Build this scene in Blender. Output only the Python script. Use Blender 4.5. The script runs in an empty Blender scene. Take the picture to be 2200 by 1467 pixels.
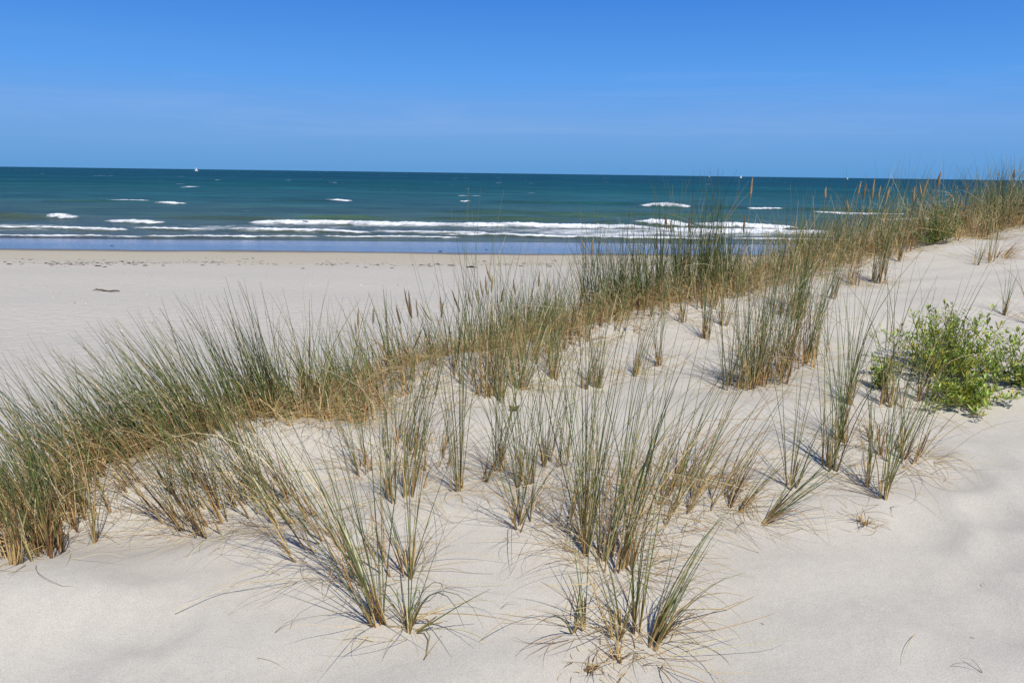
import bpy, math, random
import numpy as np
from mathutils import Matrix, Vector

SC = bpy.context.scene
COL = SC.collection
rng = np.random.default_rng(7)
random.seed(7)

# ------------------------------------------------------------------ camera, sky, sun, exposure
H = 6.5                                   # eye height above the sea
FPX = 1711.0                              # focal length in photo pixels (28 mm)
PITCH, ROLL = math.radians(11.9), math.radians(0.77)
cam_d = bpy.data.cameras.new('camera')
cam_d.lens = 28.0
cam_d.sensor_width = 36.0
cam_d.clip_start = 0.1
cam_d.clip_end = 120000
cam = bpy.data.objects.new('camera', cam_d)
cam.matrix_world = Matrix.Translation((0, 0, H)) @ Matrix.Rotation(math.pi / 2 - PITCH, 4, 'X') @ Matrix.Rotation(ROLL, 4, 'Z')
COL.objects.link(cam)
SC.camera = cam

SUN_EL, SUN_AZ = math.radians(54), math.radians(159)   # azimuth clockwise from +Y (out to sea): behind the viewer, a little right
world = bpy.data.worlds.new('World')
SC.world = world
world.use_nodes = True
wn, wl = world.node_tree.nodes, world.node_tree.links
wn.clear()
w_out = wn.new('ShaderNodeOutputWorld')
w_bg = wn.new('ShaderNodeBackground')
w_bg.inputs['Strength'].default_value = 0.13
sky = wn.new('ShaderNodeTexSky')
sky.sky_type = 'NISHITA'
sky.sun_disc = False
sky.sun_elevation = SUN_EL
sky.sun_rotation = SUN_AZ
sky.altitude = 0
sky.air_density = 1.0
sky.dust_density = 0.2
sky.ozone_density = 1.0
# the clear polarised blue of the photograph, the same all the way round, laid over the Nishita sky
w_tc = wn.new('ShaderNodeTexCoord')
w_sep = wn.new('ShaderNodeSeparateXYZ'); wl.new(w_tc.outputs['Generated'], w_sep.inputs[0])
w_r = wn.new('ShaderNodeValToRGB')
SKY = [(0.0, (0.070, 0.300, 0.670)), (0.025, (0.100, 0.325, 0.715)), (0.06, (0.140, 0.355, 0.775)), (0.11, (0.088, 0.330, 0.835)), (0.20, (0.040, 0.225, 0.735)), (0.40, (0.028, 0.140, 0.49)), (1.0, (0.020, 0.082, 0.30))]
while len(w_r.color_ramp.elements) < len(SKY):
    w_r.color_ramp.elements.new(0.5)
for e_, (p_, c_) in zip(w_r.color_ramp.elements, SKY):
    e_.position = p_; e_.color = (*c_, 1)
wl.new(w_sep.outputs['Z'], w_r.inputs[0])
w_sc = wn.new('ShaderNodeVectorMath'); w_sc.operation = 'SCALE'; w_sc.inputs['Scale'].default_value = 1 / 0.13
wl.new(w_r.outputs[0], w_sc.inputs[0])
w_mx = wn.new('ShaderNodeMix'); w_mx.data_type = 'RGBA'; w_mx.inputs[0].default_value = 0.95
# a few thin wisps of high cloud low over the sea
w_mp = wn.new('ShaderNodeMapping'); w_mp.inputs['Scale'].default_value = (2.2, 2.2, 34.0); wl.new(w_tc.outputs['Generated'], w_mp.inputs[0])
w_nz = wn.new('ShaderNodeTexNoise'); w_nz.inputs['Scale'].default_value = 1.0; w_nz.inputs['Detail'].default_value = 7; w_nz.inputs['Roughness'].default_value = 0.62; w_nz.inputs['Distortion'].default_value = 0.6
wl.new(w_mp.outputs[0], w_nz.inputs['Vector'])
w_cr = wn.new('ShaderNodeValToRGB'); w_cr.color_ramp.elements[0].position = 0.48; w_cr.color_ramp.elements[1].position = 0.80
w_cr.color_ramp.elements[0].color = (0, 0, 0, 1); w_cr.color_ramp.elements[1].color = (0.13, 0.13, 0.13, 1)
wl.new(w_nz.outputs[0], w_cr.inputs[0])
w_zr = wn.new('ShaderNodeValToRGB'); w_zr.color_ramp.elements.new(0.5); w_zr.color_ramp.elements.new(0.5)
for e_, (p_, v_) in zip(w_zr.color_ramp.elements, [(0.02, 0), (0.055, 1), (0.09, 0.8), (0.15, 0)]):
    e_.position = p_; e_.color = (v_, v_, v_, 1)
wl.new(w_sep.outputs['Z'], w_zr.inputs[0])
w_ml = wn.new('ShaderNodeMath'); w_ml.operation = 'MULTIPLY'; wl.new(w_cr.outputs[0], w_ml.inputs[0]); wl.new(w_zr.outputs[0], w_ml.inputs[1])
w_cl = wn.new('ShaderNodeMix'); w_cl.data_type = 'RGBA'; w_cl.inputs[7].default_value = (5.0, 5.4, 6.4, 1)
wl.new(w_ml.outputs[0], w_cl.inputs[0]); wl.new(w_sc.outputs[0], w_cl.inputs[6])
wl.new(sky.outputs[0], w_mx.inputs[6]); wl.new(w_cl.outputs[2], w_mx.inputs[7])
wl.new(w_mx.outputs[2], w_bg.inputs['Color'])
wl.new(w_bg.outputs[0], w_out.inputs['Surface'])

sun_d = bpy.data.lights.new('sun', 'SUN')
sun_d.energy = 4.6
sun_d.angle = math.radians(0.53)
sun_d.color = (1.0, 0.95, 0.88)
sun = bpy.data.objects.new('sun', sun_d)
to_sun = Vector((math.sin(SUN_AZ) * math.cos(SUN_EL), math.cos(SUN_AZ) * math.cos(SUN_EL), math.sin(SUN_EL)))
sun.rotation_euler = to_sun.to_track_quat('Z', 'Y').to_euler()
COL.objects.link(sun)

SC.view_settings.view_transform = 'Standard'
SC.view_settings.look = 'None'
SC.view_settings.exposure = 0.0
SC.view_settings.gamma = 1.0
SC.view_settings.use_curve_mapping = False
SC.render.engine = 'CYCLES'

# ------------------------------------------------------------------ helpers
def ray(px, py):
    u, v = (px - 1100) / FPX, -(py - 733.5) / FPX
    c, s = math.cos(ROLL), math.sin(ROLL)
    a, b = u * c - v * s, u * s + v * c
    return np.array([a, math.cos(PITCH) + b * math.sin(PITCH), -math.sin(PITCH) + b * math.cos(PITCH)])


_wv = [(rng.normal(size=2), rng.uniform(0, 6.28)) for _ in range(60)]
for _i, (_d, _p) in enumerate(_wv):
    _d /= np.linalg.norm(_d)


def wavy(x, y, wl_, seed, n=7, stretch=(1, 1)):
    """smooth noise in about -1..1 from a few sines"""
    r = 0
    for k in range(n):
        d, p = _wv[(seed * 7 + k) % 60]
        f = 2 * math.pi / (wl_ * (0.7 + 0.13 * ((k * 5) % 7)))
        r = r + np.sin((x * d[0] / stretch[0] + y * d[1] / stretch[1]) * f + p + seed)
    return r / (n ** 0.5 * 1.25)


CREST = np.array([(-300, -30), (-60, -9), (-14, -0.5), (-5.5, 2.1), (-3.4, 3.1), (-2.7, 3.52), (-2.66, 3.95), (-2.48, 4.5), (-1.95, 4.85), (-1.5, 5.02),
                  (-1.0, 5.15), (-0.8, 5.8), (-0.35, 6.25), (0.3, 6.6), (1.0, 7.2), (1.8, 7.55), (2.7, 8.35), (3.5, 8.85),
                  (4.7, 9.8), (5.3, 10.1), (6.9, 10.9), (9.5, 12.3), (15, 14.5), (40, 19), (300, 30)], float)


def crest_s(x, y):
    """signed distance to the dune's seaward edge, positive on the sea side"""
    x = np.asarray(x, float); y = np.asarray(y, float)
    best = np.full(x.shape, 1e9); sg = np.ones(x.shape)
    for a, b in zip(CREST[:-1], CREST[1:]):
        ab = b - a; L2 = ab @ ab
        t = np.clip(((x - a[0]) * ab[0] + (y - a[1]) * ab[1]) / L2, 0, 1)
        dx, dy = x - (a[0] + t * ab[0]), y - (a[1] + t * ab[1])
        d = dx * dx + dy * dy
        m = d < best
        best = np.where(m, d, best)
        cr = ab[0] * (y - a[1]) - ab[1] * (x - a[0])
        sg = np.where(m, np.sign(cr), sg)
    return np.sqrt(best) * sg


BUMPS = []      # (x, y, height, rx, ry)


def soft(v, lo, hi, w):
    return np.where(v > hi, hi + w * np.tanh((v - hi) / w), np.where(v < lo, lo + w * np.tanh((v - lo) / w), v))


def shore(x):
    return 0.05 * np.clip(x, -400, 400) + 1.3 * wavy(x, x * 0, 60, 2, 5) + 0.35 * wavy(x, x * 0, 13, 3, 5)


def beach_z(x, y):
    yy = y - 0.05 * np.clip(x, -400, 400)
    z = np.interp(yy, [-50, 12, 30, 45, 60, 64, 77, 100, 160], [2.1, 1.9, 1.55, 1.05, 0.42, 0.24, 0.0, -0.5, -1.6])
    return z + 0.05 * wavy(x, y, 9, 4) * (yy < 55)


def dune_parts(x, y):
    s0_ = crest_s(x, y)
    calm = np.exp(-np.clip(s0_ - 0.3, 0, None) / 0.8)          # the steep seaward face is smoother
    s = s0_ + 0.10 * wavy(x, y, 1.1, 5) * calm
    z = H - 2.144 + 0.06 * soft(x, -6, 8, 4) + 0.11 * soft(y, 0.5, 10.5, 4)
    z = z + (0.030 * wavy(x, y, 1.6, 6) + 0.012 * wavy(x, y, 0.55, 7)) * calm + 0.12 * wavy(x, y, 4.3, 8) * (1 - calm)
    for bx, by, h, rx, ry in BUMPS:
        z = z + h * np.exp(-((x - bx) / rx) ** 2 - ((y - by) / ry) ** 2)
    a = np.clip(s + 0.25, 0, None)
    drop = np.where(a < 1.2, 0.62 * a * a / 2.4, 0.62 * (a - 0.6))
    return z - drop, s


def ground(x, y):
    x = np.asarray(x, float); y = np.asarray(y, float)
    zd, s = dune_parts(x, y)
    zb = beach_z(x, y)
    k = 0.25
    d = np.clip(zd - zb, -4, 4)
    return np.where(zd - zb > 2, zd, zb + k * np.log1p(np.exp(d / k)) * (d > -3))


# hummocks (world positions on the near face of the dune)
BUMPS += [(-1.50, 4.72, 0.17, 0.80, 0.36), (-2.35, 3.22, 0.12, 0.7, 0.30), (-0.40, 5.92, 0.16, 0.55, 0.32), (0.75, 6.75, 0.09, 0.5, 0.35),
          (1.45, 7.25, 0.07, 0.4, 0.3), (-0.35, 3.9, 0.06, 0.9, 0.5), (1.75, 5.0, 0.06, 0.6, 0.5), (-1.95, 3.95, -0.13, 0.6, 0.30), (-0.9, 4.45, -0.05, 0.6, 0.25), (0.5, 5.6, -0.05, 0.8, 0.4), (2.6, 3.6, 0.05, 0.7, 0.5), (1.4, 3.3, -0.03, 0.6, 0.4), (3.2, 6.9, 0.06, 0.8, 0.5)]
# old soft footprints at the right
for px_, py_, dx_, dy_ in ():
    pass


def hit(px, py, push=0.0, tmax=70):
    """the point of the ground seen at a photo pixel, optionally moved further along the ground"""
    d = ray(px, py)
    t = np.concatenate([np.linspace(1.5, 20, 1500), np.linspace(20, tmax, 1500)])
    P = np.array([0, 0, H]) + t[:, None] * d
    below = P[:, 2] < ground(P[:, 0], P[:, 1])
    i = int(np.argmax(below)) if below.any() else len(t) - 1
    p = P[i]
    if push:
        h = d[:2] / np.linalg.norm(d[:2])
        p = np.array([p[0] + h[0] * push, p[1] + h[1] * push, 0])
    p[2] = float(ground(p[0], p[1]))
    return p


def on_water(px, py, z=0.0):
    d = ray(px, py)
    t = (z - H) / d[2]
    return np.array([0, 0, H]) + t * d


def depth_of(p):
    return p[1] * math.cos(PITCH) - (p[2] - H) * math.sin(PITCH)


def mesh_obj(name, V, Fc, mat, parent=None, cols=None, smooth=True, loc=None):
    """Fc: (n,3) or (n,4) int array, or a list of such arrays"""
    me = bpy.data.meshes.new(name)
    V = np.asarray(V, np.float32)
    Fs = Fc if isinstance(Fc, list) else [Fc]
    Fs = [np.asarray(f, np.int32) for f in Fs if len(f)]
    me.vertices.add(len(V)); me.vertices.foreach_set('co', V.ravel())
    tot = sum(f.size for f in Fs)
    me.loops.add(tot); me.loops.foreach_set('vertex_index', np.concatenate([f.ravel() for f in Fs]))
    sizes = np.concatenate([np.full(len(f), f.shape[1], np.int32) for f in Fs])
    me.polygons.add(len(sizes))
    me.polygons.foreach_set('loop_start', np.concatenate([[0], np.cumsum(sizes)[:-1]]).astype(np.int32))
    me.polygons.foreach_set('loop_total', sizes)
    me.polygons.foreach_set('use_smooth', np.full(len(sizes), smooth))
    if cols is not None:
        a = me.color_attributes.new('Col', 'FLOAT_COLOR', 'POINT')
        c = np.ones((len(V), 4), np.float32); c[:, :3] = cols
        a.data.foreach_set('color', c.ravel())
    me.update(calc_edges=True)
    me.materials.append(mat)
    o = bpy.data.objects.new(name, me)
    COL.objects.link(o)
    if loc is not None:
        o.location = loc
    if parent is not None:
        o.parent = parent
    return o


def tag(o, label=None, cat=None, group=None, kind=None):
    if label: o['label'] = label
    if cat: o['category'] = cat
    if group: o['group'] = group
    if kind: o['kind'] = kind
    return o


def empty(name, loc, rz=0.0):
    o = bpy.data.objects.new(name, None)
    o.location = loc
    o.rotation_euler = (0, 0, rz)
    o.empty_display_size = 0.1
    COL.objects.link(o)
    return o


def new_mat(name):
    m = bpy.data.materials.new(name)
    m.use_nodes = True
    nt = m.node_tree
    return m, nt.nodes, nt.links, nt.nodes['Principled BSDF']


def node(n, kind, **kw):
    q = n.new(kind)
    for k, v in kw.items():
        if k in q.inputs:
            q.inputs[k].default_value = v
        else:
            setattr(q, k, v)
    return q


def ramp(n, stops, interp='LINEAR'):
    r = n.new('ShaderNodeValToRGB')
    r.color_ramp.interpolation = interp
    el = r.color_ramp.elements
    while len(el) < len(stops):
        el.new(0.5)
    for e, (p, c) in zip(el, stops):
        e.position = p
        e.color = (*c, 1) if len(c) == 3 else c
    return r


# ------------------------------------------------------------------ materials
def sand_material():
    m, n, l, b = new_mat('sand')
    geo = n.new('ShaderNodeNewGeometry')
    sep = n.new('ShaderNodeSeparateXYZ'); l.new(geo.outputs['Position'], sep.inputs[0])
    # distance landward of the water, wobbled
    nz = node(n, 'ShaderNodeTexNoise', Scale=0.075, Detail=6.0, Roughness=0.6)
    l.new(geo.outputs['Position'], nz.inputs['Vector'])
    mx = node(n, 'ShaderNodeMath', operation='MULTIPLY'); mx.inputs[1].default_value = -0.05; l.new(sep.outputs['X'], mx.inputs[0])
    ad = node(n, 'ShaderNodeMath', operation='ADD'); l.new(sep.outputs['Y'], ad.inputs[0]); l.new(mx.outputs[0], ad.inputs[1])
    nm = node(n, 'ShaderNodeMath', operation='MULTIPLY_ADD'); nm.inputs[1].default_value = 7.0; nm.inputs[2].default_value = -3.5
    l.new(nz.outputs[0], nm.inputs[0])
    yy = node(n, 'ShaderNodeMath', operation='ADD'); l.new(ad.outputs[0], yy.inputs[0]); l.new(nm.outputs[0], yy.inputs[1])
    mr = node(n, 'ShaderNodeMapRange'); mr.inputs['From Min'].default_value = 40; mr.inputs['From Max'].default_value = 80
    l.new(yy.outputs[0], mr.inputs['Value'])
    #        dry            damp                 wet edge          wet
    R = ramp(n, [(0.0, (0.497, 0.464, 0.392)), (0.20, (0.492, 0.452, 0.377)), (0.27, (0.47, 0.425, 0.325)), (0.52, (0.45, 0.40, 0.295)), (0.565, (0.20, 0.165, 0.12)), (0.60, (0.13, 0.105, 0.08)), (0.72, (0.13, 0.105, 0.085)), (0.80, (0.25, 0.195, 0.170)), (0.95, (0.22, 0.18, 0.155))])
    l.new(mr.outputs[0], R.inputs[0])
    # patchy tone and grains
    n1 = node(n, 'ShaderNodeTexNoise', Scale=1.3, Detail=4.0); l.new(geo.outputs['Position'], n1.inputs['Vector'])
    n2 = node(n, 'ShaderNodeTexNoise', Scale=230.0, Detail=3.0); l.new(geo.outputs['Position'], n2.inputs['Vector'])
    n3 = node(n, 'ShaderNodeTexNoise', Scale=14.0, Detail=6.0, Roughness=0.7); l.new(geo.outputs['Position'], n3.inputs['Vector'])
    r1 = ramp(n, [(0.3, (0.975, 0.98, 0.985)), (0.7, (1.015, 1.01, 1.0))]); l.new(n1.outputs[0], r1.inputs[0])
    r2 = ramp(n, [(0.25, (0.78, 0.77, 0.76)), (0.5, (1.0, 1.0, 1.0)), (0.75, (1.20, 1.20, 1.19))]); l.new(n2.outputs[0], r2.inputs[0])
    r3 = ramp(n, [(0.25, (0.93, 0.93, 0.93)), (0.75, (1.05, 1.05, 1.05))]); l.new(n3.outputs[0], r3.inputs[0])
    cur = R.outputs[0]
    for r in (r1, r2, r3):
        q = node(n, 'ShaderNodeMix', data_type='RGBA', blend_type='MULTIPLY'); q.inputs[0].default_value = 1.0
        l.new(cur, q.inputs[6]); l.new(r.outputs[0], q.inputs[7]); cur = q.outputs[2]
    l.new(cur, b.inputs['Base Color'])
    ro = node(n, 'ShaderNodeMapRange'); ro.inputs['From Min'].default_value = 0.55; ro.inputs['From Max'].default_value = 0.61
    ro.inputs['To Min'].default_value = 0.95; ro.inputs['To Max'].default_value = 0.10
    l.new(mr.outputs[0], ro.inputs['Value']); l.new(ro.outputs[0], b.inputs['Roughness'])
    sp = node(n, 'ShaderNodeMapRange'); sp.inputs['From Min'].default_value = 0.55; sp.inputs['From Max'].default_value = 0.62
    sp.inputs['To Min'].default_value = 0.08; sp.inputs['To Max'].default_value = 0.6
    l.new(mr.outputs[0], sp.inputs['Value']); l.new(sp.outputs[0], b.inputs['Specular IOR Level'])
    # relief: trampled beach, small wind ripples, grains; the wet strip is smooth
    v = node(n, 'ShaderNodeTexNoise', Scale=2.6, Detail=3.0, Roughness=0.55); l.new(geo.outputs['Position'], v.inputs['Vector'])
    be = node(n, 'ShaderNodeMapRange'); be.inputs['From Min'].default_value = 12; be.inputs['From Max'].default_value = 18
    be.inputs['To Min'].default_value = 0.0; be.inputs['To Max'].default_value = 1.0
    l.new(sep.outputs['Y'], be.inputs['Value'])
    dry = node(n, 'ShaderNodeMapRange'); dry.inputs['From Min'].default_value = 0.5; dry.inputs['From Max'].default_value = 0.58
    dry.inputs['To Min'].default_value = 1.0; dry.inputs['To Max'].default_value = 0.04
    l.new(mr.outputs[0], dry.inputs['Value'])
    st = node(n, 'ShaderNodeMath', operation='MULTIPLY'); l.new(be.outputs[0], st.inputs[0]); l.new(dry.outputs[0], st.inputs[1])
    b1 = node(n, 'ShaderNodeBump', Distance=0.10); l.new(v.outputs[0], b1.inputs['Height']); l.new(st.outputs[0], b1.inputs['Strength'])
    b2 = node(n, 'ShaderNodeBump', Distance=0.012, Strength=0.35); l.new(n3.outputs[0], b2.inputs['Height']); l.new(b1.outputs[0], b2.inputs['Normal'])
    b3 = node(n, 'ShaderNodeBump', Distance=0.0025, Strength=0.35); l.new(n2.outputs[0], b3.inputs['Height']); l.new(b2.outputs[0], b3.inputs['Normal'])
    l.new(b3.outputs[0], b.inputs['Normal'])
    return m


def sea_material():
    m, n, l, b = new_mat('sea_water')
    geo = n.new('ShaderNodeNewGeometry')
    sep = n.new('ShaderNodeSeparateXYZ'); l.new(geo.outputs['Position'], sep.inputs[0])
    lg = node(n, 'ShaderNodeMath', operation='LOGARITHM'); lg.inputs[1].default_value = 10.0
    # bands of tone run along the shore
    mp = node(n, 'ShaderNodeMapping'); mp.inputs['Scale'].default_value = (0.006, 0.022, 0.05); l.new(geo.outputs['Position'], mp.inputs[0])
    nz = node(n, 'ShaderNodeTexNoise', Scale=1.0, Detail=9.0, Roughness=0.72); l.new(mp.outputs[0], nz.inputs['Vector'])
    l.new(sep.outputs['Y'], lg.inputs[0])
    nm = node(n, 'ShaderNodeMath', operation='MULTIPLY_ADD'); nm.inputs[1].default_value = 0.42; nm.inputs[2].default_value = -0.21
    l.new(nz.outputs[0], nm.inputs[0])
    ad = node(n, 'ShaderNodeMath', operation='ADD'); l.new(lg.outputs[0], ad.inputs[0]); l.new(nm.outputs[0], ad.inputs[1])
    mr = node(n, 'ShaderNodeMapRange'); mr.inputs['From Min'].default_value = 1.85; mr.inputs['From Max'].default_value = 3.85
    l.new(ad.outputs[0], mr.inputs['Value'])
    R = ramp(n, [(0.0, (0.085, 0.105, 0.095)), (0.05, (0.074, 0.104, 0.056)), (0.12, (0.043, 0.090, 0.050)), (0.22, (0.017, 0.082, 0.082)), (0.38, (0.012, 0.080, 0.108)), (0.55, (0.009, 0.061, 0.098)), (1.0, (0.008, 0.057, 0.094))])
    l.new(mr.outputs[0], R.inputs[0])
    # foam: vertex mask broken up by noise
    at = node(n, 'ShaderNodeAttribute', attribute_name='Col')
    ss = n.new('ShaderNodeSeparateColor'); l.new(at.outputs['Color'], ss.inputs[0])
    mp2 = node(n, 'ShaderNodeMapping'); mp2.inputs['Scale'].default_value = (0.22, 0.30, 1.0); l.new(geo.outputs['Position'], mp2.inputs[0])
    fn = node(n, 'ShaderNodeTexNoise', Scale=1.0, Detail=9.0, Roughness=0.78); l.new(mp2.outputs[0], fn.inputs['Vector'])
    fs = node(n, 'ShaderNodeMath', operation='ADD'); l.new(fn.outputs[0], fs.inputs[0]); l.new(ss.outputs[0], fs.inputs[1])
    fr = node(n, 'ShaderNodeMapRange'); fr.inputs['From Min'].default_value = 0.84; fr.inputs['From Max'].default_value = 1.10
    l.new(fs.outputs[0], fr.inputs['Value'])
    # far whitecaps
    mp3 = node(n, 'ShaderNodeMapping'); mp3.inputs['Scale'].default_value = (0.035, 0.028, 1.0); l.new(geo.outputs['Position'], mp3.inputs[0])
    wn_ = node(n, 'ShaderNodeTexNoise', Scale=1.0, Detail=3.0, Roughness=0.75); l.new(mp3.outputs[0], wn_.inputs['Vector'])
    wr = node(n, 'ShaderNodeMapRange'); wr.inputs['From Min'].default_value = 0.685; wr.inputs['From Max'].default_value = 0.72
    l.new(wn_.outputs[0], wr.inputs['Value'])
    wm = node(n, 'ShaderNodeMath', operation='MAXIMUM'); l.new(fr.outputs[0], wm.inputs[0]); l.new(wr.outputs[0], wm.inputs[1])
    cur = R.outputs[0]
    for sc_, lo, hi in (((0.0016, 0.006, 0.01), 0.72, 1.30), ((0.016, 0.060, 0.05), 0.70, 1.32), ((0.09, 0.33, 0.3), 0.72, 1.30)):
        m_ = node(n, 'ShaderNodeMapping'); m_.inputs['Scale'].default_value = sc_; l.new(geo.outputs['Position'], m_.inputs[0])
        t_ = node(n, 'ShaderNodeTexNoise', Scale=1.0, Detail=5.0, Roughness=0.6); l.new(m_.outputs[0], t_.inputs['Vector'])
        r_ = ramp(n, [(0.32, (lo, lo, lo * 1.05)), (0.68, (hi, hi, hi * 0.97))]); l.new(t_.outputs[0], r_.inputs[0])
        q_ = node(n, 'ShaderNodeMix', data_type='RGBA', blend_type='MULTIPLY'); q_.inputs[0].default_value = 1.0
        l.new(cur, q_.inputs[6]); l.new(r_.outputs[0], q_.inputs[7]); cur = q_.outputs[2]
    mix = node(n, 'ShaderNodeMix', data_type='RGBA'); l.new(wm.outputs[0], mix.inputs[0]); l.new(cur, mix.inputs[6]); mix.inputs[7].default_value = (0.86, 0.88, 0.88, 1)
    l.new(mix.outputs[2], b.inputs['Base Color'])
    rm = node(n, 'ShaderNodeMapRange'); rm.inputs['To Min'].default_value = 0.28; rm.inputs['To Max'].default_value = 0.9
    l.new(wm.outputs[0], rm.inputs['Value']); l.new(rm.outputs[0], b.inputs['Roughness'])
    b.inputs['IOR'].default_value = 1.33
    b.inputs['Specular IOR Level'].default_value = 0.0
    sl = node(n, 'ShaderNodeMapRange'); sl.inputs['From Min'].default_value = 0.06; sl.inputs['From Max'].default_value = 0.36; sl.inputs['To Min'].default_value = 0.85; sl.inputs['To Max'].default_value = 0.10
    l.new(mr.outputs[0], sl.inputs['Value'])
    fz = node(n, 'ShaderNodeFresnel', IOR=1.33)
    fm = node(n, 'ShaderNodeMath', operation='MULTIPLY'); l.new(fz.outputs[0], fm.inputs[0]); l.new(sl.outputs[0], fm.inputs[1])
    nf = node(n, 'ShaderNodeMath', operation='SUBTRACT'); nf.inputs[0].default_value = 1.0; l.new(wm.outputs[0], nf.inputs[1])
    fk = node(n, 'ShaderNodeMath', operation='MULTIPLY'); l.new(fm.outputs[0], fk.inputs[0]); l.new(nf.outputs[0], fk.inputs[1])
    gl = node(n, 'ShaderNodeBsdfGlossy', Roughness=0.2)
    mxs = n.new('ShaderNodeMixShader'); l.new(fk.outputs[0], mxs.inputs[0]); l.new(b.outputs[0], mxs.inputs[1]); l.new(gl.outputs[0], mxs.inputs[2])
    l.new(mxs.outputs[0], n['Material Output'].inputs['Surface'])
    mp4 = node(n, 'ShaderNodeMapping'); mp4.inputs['Scale'].default_value = (0.30, 0.7, 1.0); l.new(geo.outputs['Position'], mp4.inputs[0])
    c1 = node(n, 'ShaderNodeTexNoise', Scale=1.0, Detail=9.0, Roughness=0.62); l.new(mp4.outputs[0], c1.inputs['Vector'])
    bp = node(n, 'ShaderNodeBump', Distance=0.55, Strength=1.0); l.new(c1.outputs[0], bp.inputs['Height'])
    l.new(bp.outputs[0], b.inputs['Normal']); l.new(bp.outputs[0], gl.inputs['Normal']); l.new(bp.outputs[0], fz.inputs['Normal'])
    return m


def foam_material():
    m, n, l, b = new_mat('white_foam')
    geo = n.new('ShaderNodeNewGeometry')
    fn = node(n, 'ShaderNodeTexNoise', Scale=2.2, Detail=6.0, Roughness=0.7); l.new(geo.outputs['Position'], fn.inputs['Vector'])
    r = ramp(n, [(0.3, (0.70, 0.75, 0.76)), (0.6, (0.88, 0.89, 0.89))]); l.new(fn.outputs[0], r.inputs[0])
    l.new(r.outputs[0], b.inputs['Base Color'])
    b.inputs['Roughness'].default_value = 0.9
    b.inputs['Specular IOR Level'].default_value = 0.1
    at = node(n, 'ShaderNodeAttribute', attribute_name='Col'); sc_ = n.new('ShaderNodeSeparateColor'); l.new(at.outputs['Color'], sc_.inputs[0])
    hm = node(n, 'ShaderNodeMapping'); hm.inputs['Scale'].default_value = (0.8, 1.6, 2.0); l.new(geo.outputs['Position'], hm.inputs[0])
    hn = node(n, 'ShaderNodeTexNoise', Scale=1.0, Detail=8.0, Roughness=0.8); l.new(hm.outputs[0], hn.inputs['Vector'])
    aa = node(n, 'ShaderNodeMath', operation='ADD'); l.new(hn.outputs[0], aa.inputs[0]); l.new(sc_.outputs[0], aa.inputs[1])
    am = node(n, 'ShaderNodeMapRange'); am.inputs['From Min'].default_value = 0.85; am.inputs['From Max'].default_value = 1.35
    l.new(aa.outputs[0], am.inputs['Value']); l.new(am.outputs[0], b.inputs['Alpha'])
    bp = node(n, 'ShaderNodeBump', Distance=0.25, Strength=0.8); l.new(fn.outputs[0], bp.inputs['Height']); l.new(bp.outputs[0], b.inputs['Normal'])
    return m


def blade_material():
    m, n, l, b = new_mat('grass_blade')
    at = node(n, 'ShaderNodeAttribute', attribute_name='Col')
    l.new(at.outputs['Color'], b.inputs['Base Color'])
    b.inputs['Roughness'].default_value = 0.5
    b.inputs['Specular IOR Level'].default_value = 0.35
    tr = n.new('ShaderNodeBsdfTranslucent'); l.new(at.outputs['Color'], tr.inputs['Color'])
    ms = n.new('ShaderNodeMixShader'); ms.inputs[0].default_value = 0.18
    l.new(b.outputs[0], ms.inputs[1]); l.new(tr.outputs[0], ms.inputs[2])
    l.new(ms.outputs[0], n['Material Output'].inputs['Surface'])
    return m


def attr_material(name, rough=0.8, spec=0.2):
    m, n, l, b = new_mat(name)
    at = node(n, 'ShaderNodeAttribute', attribute_name='Col')
    geo = n.new('ShaderNodeNewGeometry')
    nz = node(n, 'ShaderNodeTexNoise', Scale=160.0, Detail=3.0); l.new(geo.outputs['Position'], nz.inputs['Vector'])
    r = ramp(n, [(0.3, (0.72, 0.72, 0.72)), (0.7, (1.15, 1.15, 1.15))]); l.new(nz.outputs[0], r.inputs[0])
    q = node(n, 'ShaderNodeMix', data_type='RGBA', blend_type='MULTIPLY'); q.inputs[0].default_value = 1.0
    l.new(at.outputs['Color'], q.inputs[6]); l.new(r.outputs[0], q.inputs[7]); l.new(q.outputs[2], b.inputs['Base Color'])
    b.inputs['Roughness'].default_value = rough
    b.inputs['Specular IOR Level'].default_value = spec
    return m


M_SAND, M_SEA, M_FOAM, M_BLADE = sand_material(), sea_material(), foam_material(), blade_material()
M_SEED = attr_material('seed_head')
M_LEAF = attr_material('fleshy_leaf', 0.45, 0.4)
_n, _l = M_LEAF.node_tree.nodes, M_LEAF.node_tree.links
_t, _x = _n.new('ShaderNodeBsdfTranslucent'), _n.new('ShaderNodeMixShader')
_l.new([q for q in _n if q.type == 'MIX'][0].outputs[2], _t.inputs['Color'])
_x.inputs[0].default_value = 0.25
_l.new(_n['Principled BSDF'].outputs[0], _x.inputs[1]); _l.new(_t.outputs[0], _x.inputs[2]); _l.new(_x.outputs[0], _n['Material Output'].inputs['Surface'])
M_WOOD = attr_material('weathered_wood', 0.9, 0.1)
M_SAIL = attr_material('sail_cloth', 0.7, 0.2)


# ------------------------------------------------------------------ the ground: dune, beach, wet sand
def graded(lo, flo, fhi, hi, step, growth):
    mid = list(np.arange(flo, fhi, step))
    up, st, v = [], step, mid[-1]
    while v < hi:
        st *= growth; v += st; up.append(v)
    dn, st, v = [], step, mid[0]
    while v > lo:
        st *= growth; v -= st; dn.append(v)
    return np.array(dn[::-1] + mid + up)


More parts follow.
